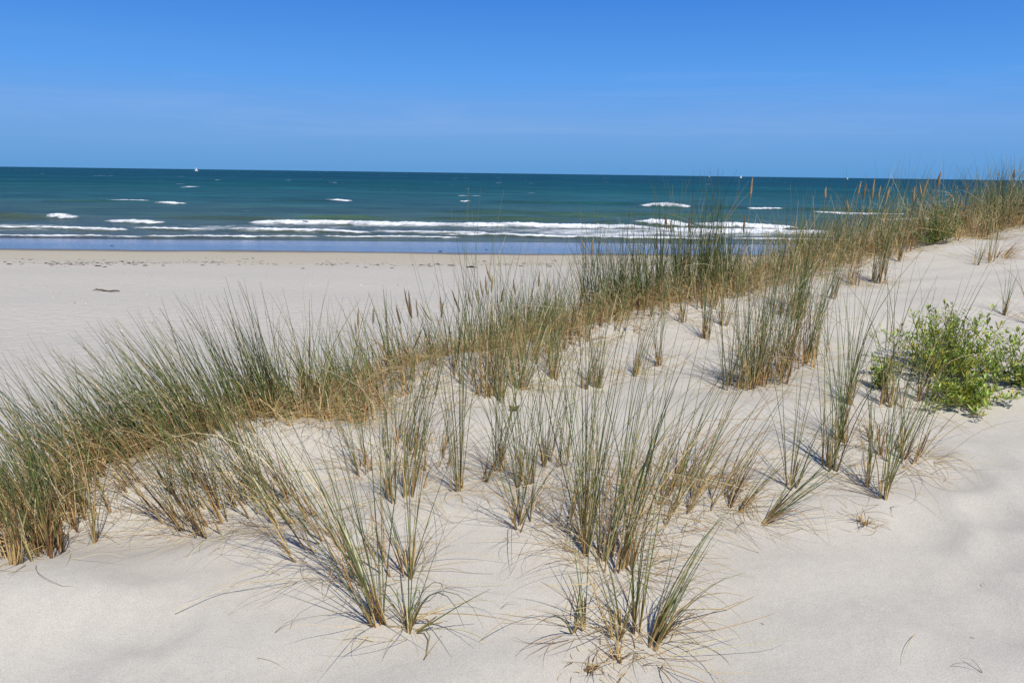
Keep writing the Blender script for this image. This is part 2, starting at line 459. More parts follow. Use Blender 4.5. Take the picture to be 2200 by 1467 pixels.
FOOT = []
for px_, py_, r_ in ((2062, 1028, 0.13), (1990, 1130, 0.14), (2135, 1110, 0.12), (2020, 1435, 0.12), (2110, 1270, 0.12), (2190, 1350, 0.13), (2150, 1190, 0.10), (1985, 965, 0.12), (2120, 980, 0.11), (1880, 705, 0.22), (1960, 745, 0.2), (350, 1330, 0.16), (180, 1390, 0.18), (520, 1180, 0.12)):
    p_ = hit(px_, py_)
    FOOT.append((p_[0], p_[1], r_, rng.uniform(0.010, 0.020)))


def ground_mesh(x, y):
    z = ground(x, y)
    for fx, fy, r, h in FOOT:
        u, v = (x - fx) / r, (y - fy) / (r * 1.25)
        q = u * u + v * v
        z = z - h * np.exp(-q ** 2) + 0.4 * h * np.exp(-((np.sqrt(q) - 1.35) / 0.35) ** 2)
    return z


xs = graded(-420, -5.0, 10.0, 420, 0.045, 1.045)
ys = graded(-30, 1.2, 12.6, 150, 0.045, 1.035)
GX, GY = np.meshgrid(xs, ys)
GZ = ground_mesh(GX.ravel(), GY.ravel()).reshape(GX.shape)
nx, ny = len(xs), len(ys)
idx = np.arange(nx * ny).reshape(ny, nx)
quads = np.stack([idx[:-1, :-1], idx[:-1, 1:], idx[1:, 1:], idx[1:, :-1]], -1).reshape(-1, 4)
V = np.stack([GX.ravel(), GY.ravel(), GZ.ravel()], 1)
cen = V[quads].mean(1)
zd, _s = dune_parts(cen[:, 0], cen[:, 1])
is_dune = zd > beach_z(cen[:, 0], cen[:, 1]) - 0.05
is_wet = (~is_dune) & (cen[:, 1] - 0.05 * cen[:, 0] > 62.6)


def sub_ground(name, mask):
    q = quads[mask]
    used, inv = np.unique(q, return_inverse=True)
    return tag(mesh_obj(name, V[used], inv.reshape(-1, 4), M_SAND), kind='structure')


sub_ground('dune', is_dune)
sub_ground('beach', ~is_dune & ~is_wet)
sub_ground('wet_sand', is_wet)

# ------------------------------------------------------------------ the sea: waves, foam, breakers
# breakers: (px0, px1, py at px0, py at px1, thickness in photo pixels, foam sheet behind)
BREAK = [(325, 408, 433, 435, 7, 0.1), (200, 322, 430, 431, 2.5, 0), (690, 762, 428, 430, 5, 0), (985, 1013, 431, 431, 4.5, 0), (1203, 1232, 432, 433, 2.5, 0),
         (1370, 1490, 439, 441, 11, 0.1), (1603, 1682, 444, 447, 9, 0.1), (1740, 1960, 454, 462, 4, 0.1),
         (105, 182, 463, 465, 7, 0.2), (213, 356, 473, 476, 6.5, 0.3), (652, 686, 463, 464, 4, 0), (1355, 1500, 474, 480, 13, 0.4), (1480, 1730, 480, 488, 8, 0.4),
         (530, 780, 475, 479, 6, 0.6), (740, 1110, 478, 485, 7, 0.6), (1060, 1420, 482, 489, 8, 0.6), (1880, 2150, 470, 476, 6, 0.3),
         (-150, 100, 485, 488, 5, 0.7), (70, 285, 487, 493, 6, 0.7), (270, 460, 489, 491, 5, 0.5), (480, 810, 490, 498, 6.5, 0.6), (790, 1060, 497, 500, 4, 0.6),
         (1390, 1800, 494, 500, 6, 0.6),
         (-300, 330, 506, 508, 3.5, 0.5), (300, 700, 507, 509, 4, 0.5), (680, 1000, 508, 511, 3, 0.5), (930, 1270, 503, 509, 5, 0.6), (1230, 1560, 508, 514, 5, 0.5), (1550, 2100, 512, 520, 4, 0.5),
         # swells that have not broken
         (-200, 130, 461, 463, 8, -1), (330, 640, 466, 468, 5, -1), (600, 860, 464, 466, 7, -1), (880, 1200, 467, 469, 5, -1), (1130, 1340, 461, 464, 6, -1), (1240, 1370, 473, 475, 9, -1), (1060, 1360, 433, 437, 4, -1), (560, 720, 430, 431, 3, -1), (90, 330, 431, 432, 3, -1), (1480, 1620, 442, 446, 5, -1), (1680, 2100, 449, 458, 5, -1), (1000, 1600, 455, 464, 4, -1)]

sx = graded(-60000, -130.0, 230.0, 60000, 0.9, 1.22)
sy = np.concatenate([np.arange(70.0, 200, 0.45), 200 + np.cumsum(0.45 * 1.035 ** np.arange(1, 110))])
sy = np.concatenate([sy, sy[-1] * 1.35 ** np.arange(1, 26)])
SX, SY = np.meshgrid(sx, sy)
near = np.exp(-np.clip(SY - 76, 0, None) / 90.0) * (np.abs(SX) < 400)
sh = SY - 0.05 * SX
amp = 0.16 * np.clip((sh - 74) / 25, 0.06, 1) * (np.exp(-np.clip(SY - 150, 0, None) / 150))
ph = 2 * math.pi * sh / 15.0 + 1.6 * wavy(SX, SY, 70, 8, 6, (1.6, 1))
SZ = amp * (np.sin(ph) * (0.6 + 0.5 * wavy(SX, SY, 60, 9, 6, (1.5, 1))) + 0.35 * wavy(SX, SY, 6.5, 10, 7, (2.6, 1)))
foam = np.zeros_like(SX)
BR, D_ = [], []
for x0, x1, y0, y1, th, sheet in BREAK:
    a, b_ = on_water(x0, y0 + th * 0.5), on_water(x1, y1 + th * 0.5)
    D = 0.5 * (a[1] + b_[1])
    hgt = th / FPX * D * ((0.85 if D > 120 else 1.0 if D > 90 else 0.75) if sheet >= 0 else 1.0)
    BR.append((a, b_, hgt, sheet)); D_.append(D)
    t = (SX - a[0]) / (b_[0] - a[0])
    yl = a[1] + (b_[1] - a[1]) * t
    dy = SY - yl - 0.8 * wavy(SX, SY * 0, 14, 11, 5)
    inside = np.clip(np.minimum(t, 1 - t) * abs(b_[0] - a[0]) / 2.5 + 0.3, 0, 1)
    wide = np.clip(np.minimum(t + 0.15, 1.15 - t) * abs(b_[0] - a[0]) / 8, 0, 1)
    # the swell's back rises behind the white front, a trough lies before it
    SZ += wide * hgt * np.where(dy > 0, np.exp(-(dy / (3.0 * hgt + 1.2)) ** 2), np.exp(-(dy / (1.3 * hgt + 0.3)) ** 2))
    if sheet > 0:
        f = inside * sheet * 0.80 * np.where(dy > 0, np.exp(-(dy / (9.0 if D > 90 else 3.0)) ** 2), np.exp(-(dy / (4.0 if D > 90 else 0.9)) ** 2))
        foam = np.maximum(foam, f)
foam = np.maximum(foam, 0.47 * np.exp(-((sh - 92) / 12) ** 2) * (0.82 + 0.30 * wavy(SX, SY, 22, 12, 6, (2.5, 1))))
SV = np.stack([SX.ravel(), SY.ravel(), SZ.ravel()], 1)
sidx = np.arange(SX.size).reshape(SX.shape)
sq = np.stack([sidx[:-1, :-1], sidx[:-1, 1:], sidx[1:, 1:], sidx[1:, :-1]], -1).reshape(-1, 4)
sea = tag(mesh_obj('sea', SV, sq, M_SEA, cols=np.repeat(foam.reshape(-1, 1), 3, 1)), kind='structure')



def sea_z(x, y):
    i = np.clip(np.searchsorted(sx, x) - 1, 0, len(sx) - 2); j = np.clip(np.searchsorted(sy, y) - 1, 0, len(sy) - 2)
    u = (x - sx[i]) / (sx[i + 1] - sx[i]); v = (y - sy[j]) / (sy[j + 1] - sy[j])
    return (SZ[j, i] * (1 - u) + SZ[j, i + 1] * u) * (1 - v) + (SZ[j + 1, i] * (1 - u) + SZ[j + 1, i + 1] * u) * v


for i, (a, b_, hgt, sheet) in enumerate(BR):
    if sheet < 0:
        continue                                            # a green unbroken swell
    L = abs(b_[0] - a[0])
    small = min(1.0, BREAK[i][4] / 6)
    nc = max(20, int(L / 0.25))
    nr = 12
    t = np.linspace(0, 1, nc)
    env = np.clip(np.minimum(t, 1 - t) * L / (1.5 + 0.10 * L), 0, 1) ** 0.7
    cx = a[0] + (b_[0] - a[0]) * t
    cy = a[1] + (b_[1] - a[1]) * t + 0.8 * wavy(cx, cx * 0, 14, 11, 5)
    hh = hgt * env * (0.9 + 0.16 * wavy(cx, cy, 6, 13 + i, 6) + 0.12 * wavy(cx, cy, 1.7, 20 + i, 6))
    hh = np.maximum(hh, np.maximum(0.5 * hgt * env, 0.01))
    front = -(1.9 * hh + (1.3 if D_[i] > 90 else 0.5) * small) * (1 + 0.25 * wavy(cx, cy, 3.1, 33 + i, 6) + 0.15 * wavy(cx, cy, 0.9, 17 + i, 6))
    back = (1.2 * hh + (1.6 if D_[i] > 90 else 0.6) * small) * (1 + 0.4 * wavy(cx, cy, 2.1, 35 + i, 6))
    VV, DD = [], []
    for k in range(nr):
        f = k / (nr - 1)
        DD.append(np.clip(0.02 + 1.0 * math.sin(math.pi * f ** 0.85) ** 1.2 * np.clip(env * 1.6, 0.35, 1), 0, 1) * (0.85 + 0.2 * wavy(cx, cy, 7, 50 + i, 6)))
        yy = cy + front + (back - front) * f
        lump = 0.5 + 0.35 * wavy(cx + k * 3.1, cy + k, 0.8, 3 + k, 6) + 0.25 * wavy(cx - k * 2.3, cy + k, 2.2, 9 + k, 6)
        thick = (0.10 + 0.22 * hh) * np.clip(lump, 0.12, 1.4) * math.sin(math.pi * min(1, f * 0.92 + 0.08)) ** 0.6
        base_z = np.maximum(sea_z(cx, yy), np.where(yy - 0.05 * cx < 82, beach_z(cx, yy), -9))
        VV.append(np.stack([cx, yy, base_z - 0.03 + (thick + 0.02 * (hgt < 0.3)) * np.clip(env * 2, 0, 1) - 0.05 * (k in (0, nr - 1))], 1))
    VV = np.concatenate(VV)
    ii = np.arange(nr * nc).reshape(nr, nc)
    ff = np.stack([ii[:-1, :-1], ii[:-1, 1:], ii[1:, 1:], ii[1:, :-1]], -1).reshape(-1, 4)
    mesh_obj('foam_crest', VV, ff, M_FOAM, sea, np.repeat(np.concatenate(DD)[:, None], 3, 1))

# ------------------------------------------------------------------ grass
C = dict(green=(0.140, 0.195, 0.042), grey=(0.200, 0.235, 0.092), dark=(0.062, 0.098, 0.029), yellow=(0.32, 0.31, 0.09), straw=(0.60, 0.44, 0.20), pale=(0.74, 0.61, 0.35),
         brown=(0.24, 0.13, 0.05), tan=(0.60, 0.39, 0.16), purple=(0.15, 0.075, 0.05), rust=(0.30, 0.13, 0.045), spike=(0.31, 0.225, 0.130), spikedark=(0.17, 0.115, 0.065))
C = {k: np.array(v) for k, v in C.items()}
NS = 8


def tubes(base, slope, bend, L, r0, c0, c1, c2, kink=None, kang=None, twist=None, clamp=True, tipr=0.22, mid=0.30, kaz=None):
    """n bent tapering blades -> V, F, colours. slope (n,2): horizontal run per rise at the base"""
    n = len(base)
    s = np.linspace(0, 1, NS)
    h = np.linalg.norm(slope, axis=1)
    th0 = np.arctan(h); az = np.arctan2(slope[:, 1], slope[:, 0])
    th = th0[:, None] + bend[:, None] * s[None] ** 1.7
    azs = np.repeat(az[:, None], NS, 1)
    if twist is not None:
        azs = azs + twist[:, None] * s[None] ** 1.3
    if kink is not None:
        past = s[None] > kink[:, None]
        th = th + np.where(past, kang[:, None], 0)
        if kaz is not None:
            azs = azs + np.where(past, kaz[:, None], 0)
    T = np.stack([np.sin(th) * np.cos(azs), np.sin(th) * np.sin(azs), np.cos(th)], -1)
    step = (L / (NS - 1))[:, None, None]
    P = np.zeros((n, NS, 3)); P[:, 0] = base
    P[:, 1:] = base[:, None] + np.cumsum(0.5 * (T[:, :-1] + T[:, 1:]) * step, 1)
    R = r0[:, None] * (1 - (1 - tipr) * s[None] ** 2.0)
    if clamp:
        g = ground(P[..., 0].ravel(), P[..., 1].ravel()).reshape(n, NS)
        zmin = g + R + 0.002
        zmin[:, 0] = -1e9
        P[..., 2] = np.maximum(P[..., 2], zmin)
    S = np.stack([-np.sin(azs), np.cos(azs), np.zeros_like(azs)], -1)
    U = np.cross(T, S)
    rot = rng.uniform(0, 6.28, n)
    rings = []
    for k in range(3):
        a = rot + k * 2.0944
        rings.append(P + R[..., None] * (np.cos(a)[:, None, None] * S + np.sin(a)[:, None, None] * U))
    Vv = np.stack(rings, 2)                                   # n, NS, 3, 3
    b = (np.arange(n) * NS * 3)[:, None, None] + (np.arange(NS - 1) * 3)[None, :, None]
    k = np.arange(3)[None, None]; k2 = (np.arange(3) + 1) % 3
    Ff = np.stack([b + k, b + k2, b + k2 + 3, b + k + 3], -1).reshape(-1, 4)
    w1 = np.clip(s / mid, 0, 1)[None, :, None]; w2 = np.clip((s - 0.62) / 0.38, 0, 1)[None, :, None]
    cc = c0[:, None] * (1 - w1) + c1[:, None] * w1
    cc = cc * (1 - w2) + c2[:, None] * w2
    cols = np.repeat(cc[:, :, None], 3, 2)
    return Vv.reshape(-1, 3), Ff, cols.reshape(-1, 3)


def cat(parts):
    Vs, Fs, Cs, off = [], [], [], 0
    for v, f, c in parts:
        Vs.append(v); Fs.append(f + off); Cs.append(c); off += len(v)
    return np.concatenate(Vs), np.concatenate(Fs), np.concatenate(Cs)


def pick(names, weights, n):
    w = np.array(weights, float); w /= w.sum()
    k = rng.choice(len(names), n, p=w)
    c = np.stack([C[q] for q in names])[k]
    return np.clip(c * rng.uniform(0.6, 1.4, (n, 1)) * rng.uniform(0.94, 1.06, (n, 3)), 0, 0.9)


def seed_head(parent, origin, p0, p1, width, tone):
    """a spindle-shaped spike from p0 (bottom) to p1 (tip)"""
    p0, p1 = np.array(p0), np.array(p1)
    ax = p1 - p0; L = np.linalg.norm(ax); ax = ax / L
    s_ = np.cross(ax, [0, 1, 0.1]); s_ /= np.linalg.norm(s_); u_ = np.cross(ax, s_)
    nr, ns = 10, 7
    Vv, Cc = [], []
    for i in range(nr):
        f = i / (nr - 1)
        r = width * 0.5 * (math.sin(math.pi * min(1, f * 0.88 + 0.10) ** 0.8) ** 0.9) * (1 if f < 0.98 else 0.2)
        for k in range(ns):
            a = k * 2 * math.pi / ns + i * 0.45
            rr = r * rng.uniform(0.8, 1.25)
            Vv.append(p0 + ax * L * (f + rng.uniform(-0.015, 0.015)) + rr * (math.cos(a) * s_ + math.sin(a) * u_) + s_ * 0.05 * L * (f - f * f) * 1.5)
            Cc.append(C[{'tan': 'spike', 'brown': 'spikedark', 'straw': 'spike', 'rust': 'brown'}[tone]] * rng.uniform(0.7, 1.3) * (1.25 if tone == 'straw' else 1))
    ii = np.arange(nr * ns).reshape(nr, ns)
    ff = np.stack([ii[:-1], np.roll(ii, -1, 1)[:-1], np.roll(ii, -1, 1)[1:], ii[1:]], -1).reshape(-1, 4)
    return mesh_obj('seed_head', np.array(Vv) - origin, ff, M_SEED, parent, np.array(Cc))


TUFTS = []


def tuft(base, height, lean, n, R, dry, fan, label, group, dark=0.3, shoots_as_parts=False, bendy=1.0, litter=0, base_tone=('tan', 'brown'), ry=None, leany=0.0, wide=1.0, bpb=4, red=0.0):
    """one clump of marram grass. lean: run to the right per rise; dry: share of dead blades"""
    root = empty('marram_tuft', base)
    tag(root, label, 'grass tuft', group)
    if n > 9:
        R *= 1.25; fan *= 0.95; n = int(round(n * (0.85 if group != 'marram grass tufts on the open sand' else 0.72))); bpb = 3
    else:
        R *= 0.85; fan *= 1.15; n = max(3, int(round(n * 0.9)))
    dry = min(1.0, dry + 0.10)
    ry = R if ry is None else ry
    a = rng.uniform(0, 2 * math.pi, n); q = np.sqrt(rng.uniform(0, 1, n))
    off = np.stack([np.cos(a) * q * R, np.sin(a) * q * ry], 1)
    bx, by = base[0] + off[:, 0], base[1] + off[:, 1]
    bz = ground(bx, by) - 0.015
    B = np.stack([bx, by, bz], 1)
    sl = np.stack([lean + off[:, 0] / max(R, 0.02) * fan * 0.8 + rng.normal(0, fan * 0.75, n), leany + off[:, 1] / max(ry, 0.02) * fan * 0.6 + rng.normal(0, fan * 0.75, n)], 1)
    hs = height * rng.uniform(0.62, 1.25, n)
    shoot_parts, green, dead, sheaths = [[] for _ in range(n)], [], [], []
    # sheath at the foot of each shoot
    Ls = np.minimum(hs * 0.30, rng.uniform(0.08, 0.22, n))
    r_s = rng.uniform(0.0028, 0.0050, n) * wide
    sc = pick(list(base_tone) + ['straw', 'purple'], [5, 1 + 4 * red, 2.5, 0.6 + 2 * red], n)
    v, f, c = tubes(B, sl, np.zeros(n), Ls, r_s, sc * 0.95, sc * 1.1, sc, tipr=0.55)
    m = NS * 3
    for i in range(n):
        shoot_parts[i].append((v[i * m:(i + 1) * m], f[:(NS - 1) * 3], c[i * m:(i + 1) * m]))
    sheaths.append((v, f, c))
    # blades
    k = np.repeat(np.arange(n), np.clip(rng.poisson(bpb, n), 1, 7))
    nb = len(k)
    bs = sl[k] + rng.normal(0, 0.05 + 0.25 * fan, (nb, 2))
    Lb = hs[k] * rng.uniform(0.62, 1.18, nb)
    Lb = np.minimum(Lb, 1.18 * height)
    isdry = rng.uniform(0, 1, nb) < dry
    bend = np.abs(rng.normal(0.16, 0.22, nb)) * bendy + np.where(isdry, np.abs(rng.normal(0.1, 0.5, nb)), 0)
    Lb = np.where(isdry, Lb * rng.uniform(0.5, 1.0, nb), Lb)
    r0 = rng.uniform(0.0013, 0.0027, nb) * wide
    kink = np.where(isdry & (rng.uniform(0, 1, nb) < 0.55), rng.uniform(0.15, 0.8, nb), 2.0)
    kang = rng.uniform(0.4, 1.6, nb)
    tw = rng.normal(0, 0.25, nb)
    gcol = pick(['green', 'grey', 'dark', 'yellow'], [3, 2.2, 4 * dark, 0.7], nb)
    dcol = pick(['straw', 'pale', 'brown', 'tan', 'rust'], [4, 2.4, 1.0 + 2 * red, 1.2, 0.3 + 1.5 * red], nb)
    c0 = np.where(isdry[:, None], dcol, pick(['tan', 'brown', 'yellow', 'purple'], [2, 1 + red, 1.5, 1 + red], nb))
    c1 = np.where(isdry[:, None], dcol, gcol)
    c2 = np.where(isdry[:, None], dcol * 1.1, np.where(rng.uniform(0, 1, (nb, 1)) < 0.45, 0.5 * gcol + 0.5 * C['straw'] * 0.8, gcol))
    Bk = B[k] + np.concatenate([rng.normal(0, 0.0025, (nb, 2)), np.zeros((nb, 1))], 1)
    v, f, c = tubes(Bk, bs, bend, Lb, r0, c0, c1, c2, kink, kang, tw, kaz=rng.normal(0, 0.8, nb), mid=0.28 + 0.3 * red)
    v3, c3 = v.reshape(nb, m, 3), c.reshape(nb, m, 3)
    f1 = f[:(NS - 1) * 3]
    for i in range(nb):
        (dead if isdry[i] else green).append((v3[i], f1, c3[i]))
        shoot_parts[k[i]].append((v3[i], f1, c3[i]))
    if shoots_as_parts:
        for sp in shoot_parts:
            v, f, c = cat(sp)
            mesh_obj('shoot', v - base, f, M_BLADE, root, c)
    else:
        v, f, c = cat(sheaths); tag(mesh_obj('sheaths', v - base, f, M_BLADE, root, c), kind='stuff')
        if green:
            v, f, c = cat(green); tag(mesh_obj('green_blades', v - base, f, M_BLADE, root, c), kind='stuff')
        if dead:
            v, f, c = cat(dead); tag(mesh_obj('dry_blades', v - base, f, M_BLADE, root, c), kind='stuff')
    litter = int(litter * 1.4)
    if litter:
        a = rng.uniform(0, 6.28, litter); q = R + rng.uniform(-0.5 * R, 0.10, litter)
        lb = np.stack([base[0] + np.cos(a) * q, base[1] + np.sin(a) * q * (ry / R), np.zeros(litter)], 1)
        lb[:, 2] = ground(lb[:, 0], lb[:, 1]) + 0.004
        aa = a + rng.normal(0, 0.7, litter)
        slp = np.stack([np.cos(aa), np.sin(aa)], 1) * rng.uniform(0.7, 6, (litter, 1)) + np.array([lean, leany])
        cc = pick(['straw', 'pale', 'brown', 'tan'], [4, 3, 0.8, 1], litter)
        v, f, c = tubes(lb, slp, rng.uniform(0.2, 1.3, litter), rng.uniform(0.12, 0.55, litter) * min(1, height / 0.6), rng.uniform(0.0009, 0.0016, litter) * wide, cc, cc, cc, rng.uniform(0.2, 1.6, litter), rng.uniform(-0.9, 1.2, litter), rng.normal(0, 0.8, litter))
        tag(mesh_obj('fallen_blades', v - base, f, M_BLADE, root, c), kind='stuff')
    TUFTS.append((root, np.array(base), height))
    return root


G_OPEN, G_EDGE = 'marram grass tufts on the open sand', 'marram grass clumps along the dune edge'


def T(px, py, hpx, lean_px, n, rpx, dry, fan, dark, label, group=G_OPEN, push=0.0, **kw):
    p = hit(px, py, push)
    d = depth_of(p)
    sc = d / FPX
    tall = 0.92 if group == G_EDGE else 1.0 if hpx < 100 else 1.0 if py > 1300 or (px > 1840 and py > 800) else 1.08 if px > 1600 and py > 850 else 1.2
    return tuft(p, hpx * sc * 1.06 * tall, lean_px / hpx, n, max(0.012, rpx * sc), dry, fan, label, group, dark, **kw)


# --- isolated tufts on the open sand, from the front to the back
P = dict(shoots_as_parts=True)
T(818, 1342, 455, -70, 13, 16, 0.30, 0.12, 0.2, 'narrow tuft with pale tan foot and broad green blades, left of the low arching tuft', litter=14, wide=1.29, bpb=5, **P)
T(800, 1240, 360, -100, 14, 60, 0.55, 0.22, 0.3, 'straggly green and straw tuft just behind the tall tan-footed tuft, blades leaning left', litter=26, wide=1.03)
T(880, 1238, 330, 10, 6, 14, 0.35, 0.16, 0.3, 'thin upright tuft to the right behind the tall tan-footed tuft', litter=8, wide=1.03, **P)
T(690, 1188, 370, -190, 15, 50, 0.45, 0.20, 0.3, 'tuft leaning far left, its blades fanning over bare sand left of the tall tan-footed tuft', litter=34, wide=1.03, bendy=0.7)
T(640, 1120, 300, -150, 12, 40, 0.35, 0.18, 0.3, 'smaller left-leaning tuft behind the far-leaning tuft', litter=18)
T(560, 1085, 290, -110, 26, 60, 0.38, 0.14, 0.6, 'right-hand member of three brown-footed left-leaning clumps', litter=26, red=0.5)
T(480, 1110, 300, -110, 34, 70, 0.42, 0.16, 0.5, 'dense brown-footed clump at the middle of three left-leaning clumps', litter=60, red=0.6)
T(395, 1085, 280, -110, 20, 45, 0.40, 0.17, 0.5, 'left-hand member of three brown-footed left-leaning clumps', litter=44, red=0.5)
T(982, 1052, 430, -25, 7, 17, 0.12, 0.07, 0.4, 'slim upright green tuft with brown feet standing alone in mid-slope', litter=10, wide=1.12, **P)
T(872, 1062, 310, 10, 18, 40, 0.35, 0.12, 0.3, 'short bushy tuft left of the slim upright green tuft', litter=26)
T(1075, 1012, 320, -10, 8, 16, 0.2, 0.09, 0.5, 'dark-footed green tuft right of the slim upright green tuft', litter=14, wide=0.95, **P)
T(1042, 1034, 150, 20, 4, 9, 0.5, 0.2, 0.3, 'tiny tan stub of grass between two upright green tufts', litter=8, **P)
T(1128, 1125, 330, 40, 10, 26, 0.3, 0.26, 0.3, 'sprawling tuft with bent orange-tan foot and blades fanning right', litter=16, bendy=1.2, wide=1.03, **P)
T(1130, 1042, 380, 0, 8, 30, 0.15, 0.13, 0.3, 'sparse tall tuft behind the sprawling bent-footed tuft', litter=12, **P)
T(1232, 1120, 340, 40, 11, 26, 0.25, 0.14, 0.4, 'upright tuft with straw-yellow foot left of the big centre tuft', litter=20, wide=0.95, **P)
T(1262, 1192, 430, -10, 7, 9, 0.2, 0.10, 0.4, 'narrow tuft with purple-brown foot in front left of the big centre tuft', litter=6, wide=1.12, **P)
T(1322, 1212, 440, 50, 24, 38, 0.40, 0.085, 0.55, 'big tall dark green tuft with tangled dry foot, largest in the centre', litter=70, wide=1.16)
T(1392, 1108, 330, 60, 12, 50, 0.5, 0.12, 0.4, 'mid-height tuft close behind the big centre tuft on its right', litter=40, wide=0.95)
T(1300, 1075, 330, 10, 11, 45, 0.35, 0.14, 0.5, 'green tuft close behind the big centre tuft on its left', litter=30)
T(1495, 1070, 300, 80, 26, 60, 0.66, 0.13, 0.4, 'wide straw-coloured tuft leaning right with a fringe of pale fallen straw', litter=110, wide=0.99)
T(1440, 1030, 310, 60, 14, 55, 0.5, 0.15, 0.4, 'leafy tuft between the big centre tuft and the straw-coloured tuft', litter=50)
T(1580, 1102, 210, 120, 3, 7, 0.25, 0.10, 0.4, 'single small shoot leaning right beside the straw-coloured tuft', wide=1.03, **P)
T(1632, 1127, 230, 165, 4, 9, 0.25, 0.10, 0.4, 'shoots leaning low to the right with dry blades lying left over the sand', litter=12, wide=1.03, **P)
T(1856, 1126, 75, -15, 4, 10, 1.0, 0.35, 0.0, 'broken dry stub of orange straw alone on bare sand', litter=9, wide=1.12, bendy=1.5, **P)
T(1700, 1048, 250, 10, 6, 14, 0.12, 0.10, 0.6, 'small two-footed green tuft above the low right-leaning shoots', litter=5, **P)
T(1778, 1010, 400, -5, 13, 16, 0.2, 0.10, 0.5, 'thick-footed tall green tuft, tallest on the right-hand slope', litter=12, wide=1.07, **P)
T(1862, 1044, 290, 0, 5, 9, 0.25, 0.11, 0.4, 'thin upright tuft between the thick-footed tall tuft and the frontmost right tuft', litter=8, **P)
T(1896, 1076, 340, -20, 6, 10, 0.12, 0.09, 0.4, 'frontmost slim green tuft on the right, beside wide bare sand', litter=5, wide=1.03, **P)
T(1930, 985, 250, 20, 22, 34, 0.55, 0.13, 0.2, 'brownish half-dry tuft with a dark tangle at its left foot', litter=46, red=0.4)
T(1812, 955, 250, -10, 9, 16, 0.3, 0.14, 0.5, 'short tuft behind the thick-footed tall tuft', litter=14, **P)
T(1880, 950, 150, 0, 5, 14, 0.6, 0.2, 0.2, 'little dry tuft in the shade between two green tufts', litter=12, **P)
T(1822, 868, 270, 0, 9, 12, 0.2, 0.12, 0.5, 'slender tuft left of the two dune tufts that rise before the leafy bush', litter=6, **P)
T(1914, 874, 290, -5, 16, 20, 0.25, 0.10, 0.3, 'olive tuft standing at the left end of the leafy bush', litter=8, **P)
T(1985, 862, 285, 20, 9, 22, 0.15, 0.10, 0.6, 'dark thin tuft growing through the middle of the leafy bush', litter=3, **P)
T(2157, 678, 130, 6, 4, 5, 0.2, 0.08, 0.6, 'lone thin shoot behind the leafy bush', litter=4, **P)
T(2225, 700, 150, 0, 8, 12, 0.3, 0.14, 0.5, 'tuft cut by the right edge of the picture above the leafy bush', litter=10, **P)
T(1592, 830, 250, -5, 42, 32, 0.25, 0.10, 0.55, 'left end of the dense upright hedge-like stand of grass', litter=26)
T(1650, 818, 250, 0, 54, 42, 0.35, 0.10, 0.5, 'thickest clump in the middle of the hedge-like stand of grass', litter=20, red=0.3)
T(1706, 786, 240, 0, 46, 38, 0.38, 0.10, 0.5, 'clump right of the thickest clump in the hedge-like stand', litter=14, red=0.3)
T(1752, 762, 230, 0, 12, 20, 0.3, 0.09, 0.4, 'right end of the hedge-like stand of grass', litter=8, **P)
T(1790, 643, 150, 8, 6, 8, 0.2, 0.07, 0.4, 'single stiff tan-footed tuft above the right end of the hedge-like stand', litter=4, **P)
T(1826, 612, 150, 0, 12, 14, 0.5, 0.13, 0.3, 'low brown-footed tuft beside the stiff tan-footed tuft', litter=24, red=0.4)
T(1872, 606, 170, -2, 9, 14, 0.35, 0.10, 0.5, 'left of a pair of thin tufts below the dune crest', litter=12, **P)
T(1893, 608, 180, 6, 9, 12, 0.3, 0.10, 0.4, 'right of a pair of thin tufts below the dune crest', litter=10, **P)
T(1930, 562, 160, 6, 7, 8, 0.35, 0.08, 0.4, 'small pale tuft at the edge of the smooth sand under the white-flowered plant', litter=4, **P)
T(2118, 562, 170, 5, 12, 14, 0.25, 0.12, 0.5, 'upper right tuft with green blades beside a rusty dead tuft', litter=14, **P)
T(2150, 552, 90, 40, 12, 14, 1.0, 0.35, 0.0, 'rusty dead tuft flopped to the right near the crest', litter=16, red=1.0)
T(2098, 570, 80, 8, 3, 5, 0.3, 0.08, 0.4, 'few short blades left of the upper right green tuft', **P)
T(1285, 832, 190, 6, 9, 12, 0.25, 0.11, 0.4, 'slim tuft on the sand slope below the dark tall crest clump', litter=8, **P)
T(1256, 836, 120, -4, 5, 6, 0.25, 0.10, 0.4, 'short tuft left of the slim slope tuft', litter=4, **P)
T(1362, 806, 170, 6, 6, 12, 0.4, 0.13, 0.3, 'tuft with scattered orange litter at its foot, right of the slim slope tuft', litter=26, **P)
T(1418, 786, 140, 5, 6, 10, 0.35, 0.13, 0.3, 'small tuft between the orange-littered tuft and the hedge-like stand', litter=8, **P)
T(1052, 856, 270, -6, 26, 26, 0.4, 0.11, 0.3, 'thick brown-footed clump on the slope behind the slim upright green tuft', litter=20, red=0.7)
T(1118, 836, 170, 6, 8, 14, 0.4, 0.13, 0.3, 'sparse tuft right of the thick brown-footed clump', litter=18, **P)
T(1095, 812, 210, 0, 24, 34, 0.5, 0.13, 0.3, 'straw and green clump on the grassy bank behind the thick brown-footed clump', litter=40)
T(1150, 775, 190, 0, 24, 36, 0.5, 0.13, 0.3, 'bushy straw clump at the top of the grassy bank', litter=50)
T(1010, 800, 180, 6, 18, 34, 0.45, 0.13, 0.4, 'clump at the left end of the grassy bank, beside the brown-footed clump', litter=30)
T(1225, 745, 170, 0, 20, 34, 0.5, 0.12, 0.4, 'clump at the right end of the grassy bank below the dark crest clumps', litter=40)
T(1188, 816, 160, 4, 9, 10, 0.5, 0.12, 0.2, 'pale straw tuft at the foot of the grassy bank', litter=12, **P)
T(1468, 692, 130, 0, 8, 14, 0.35, 0.12, 0.4, 'tuft in the sand hollow left of the hedge-like stand, upper one', litter=8, **P)
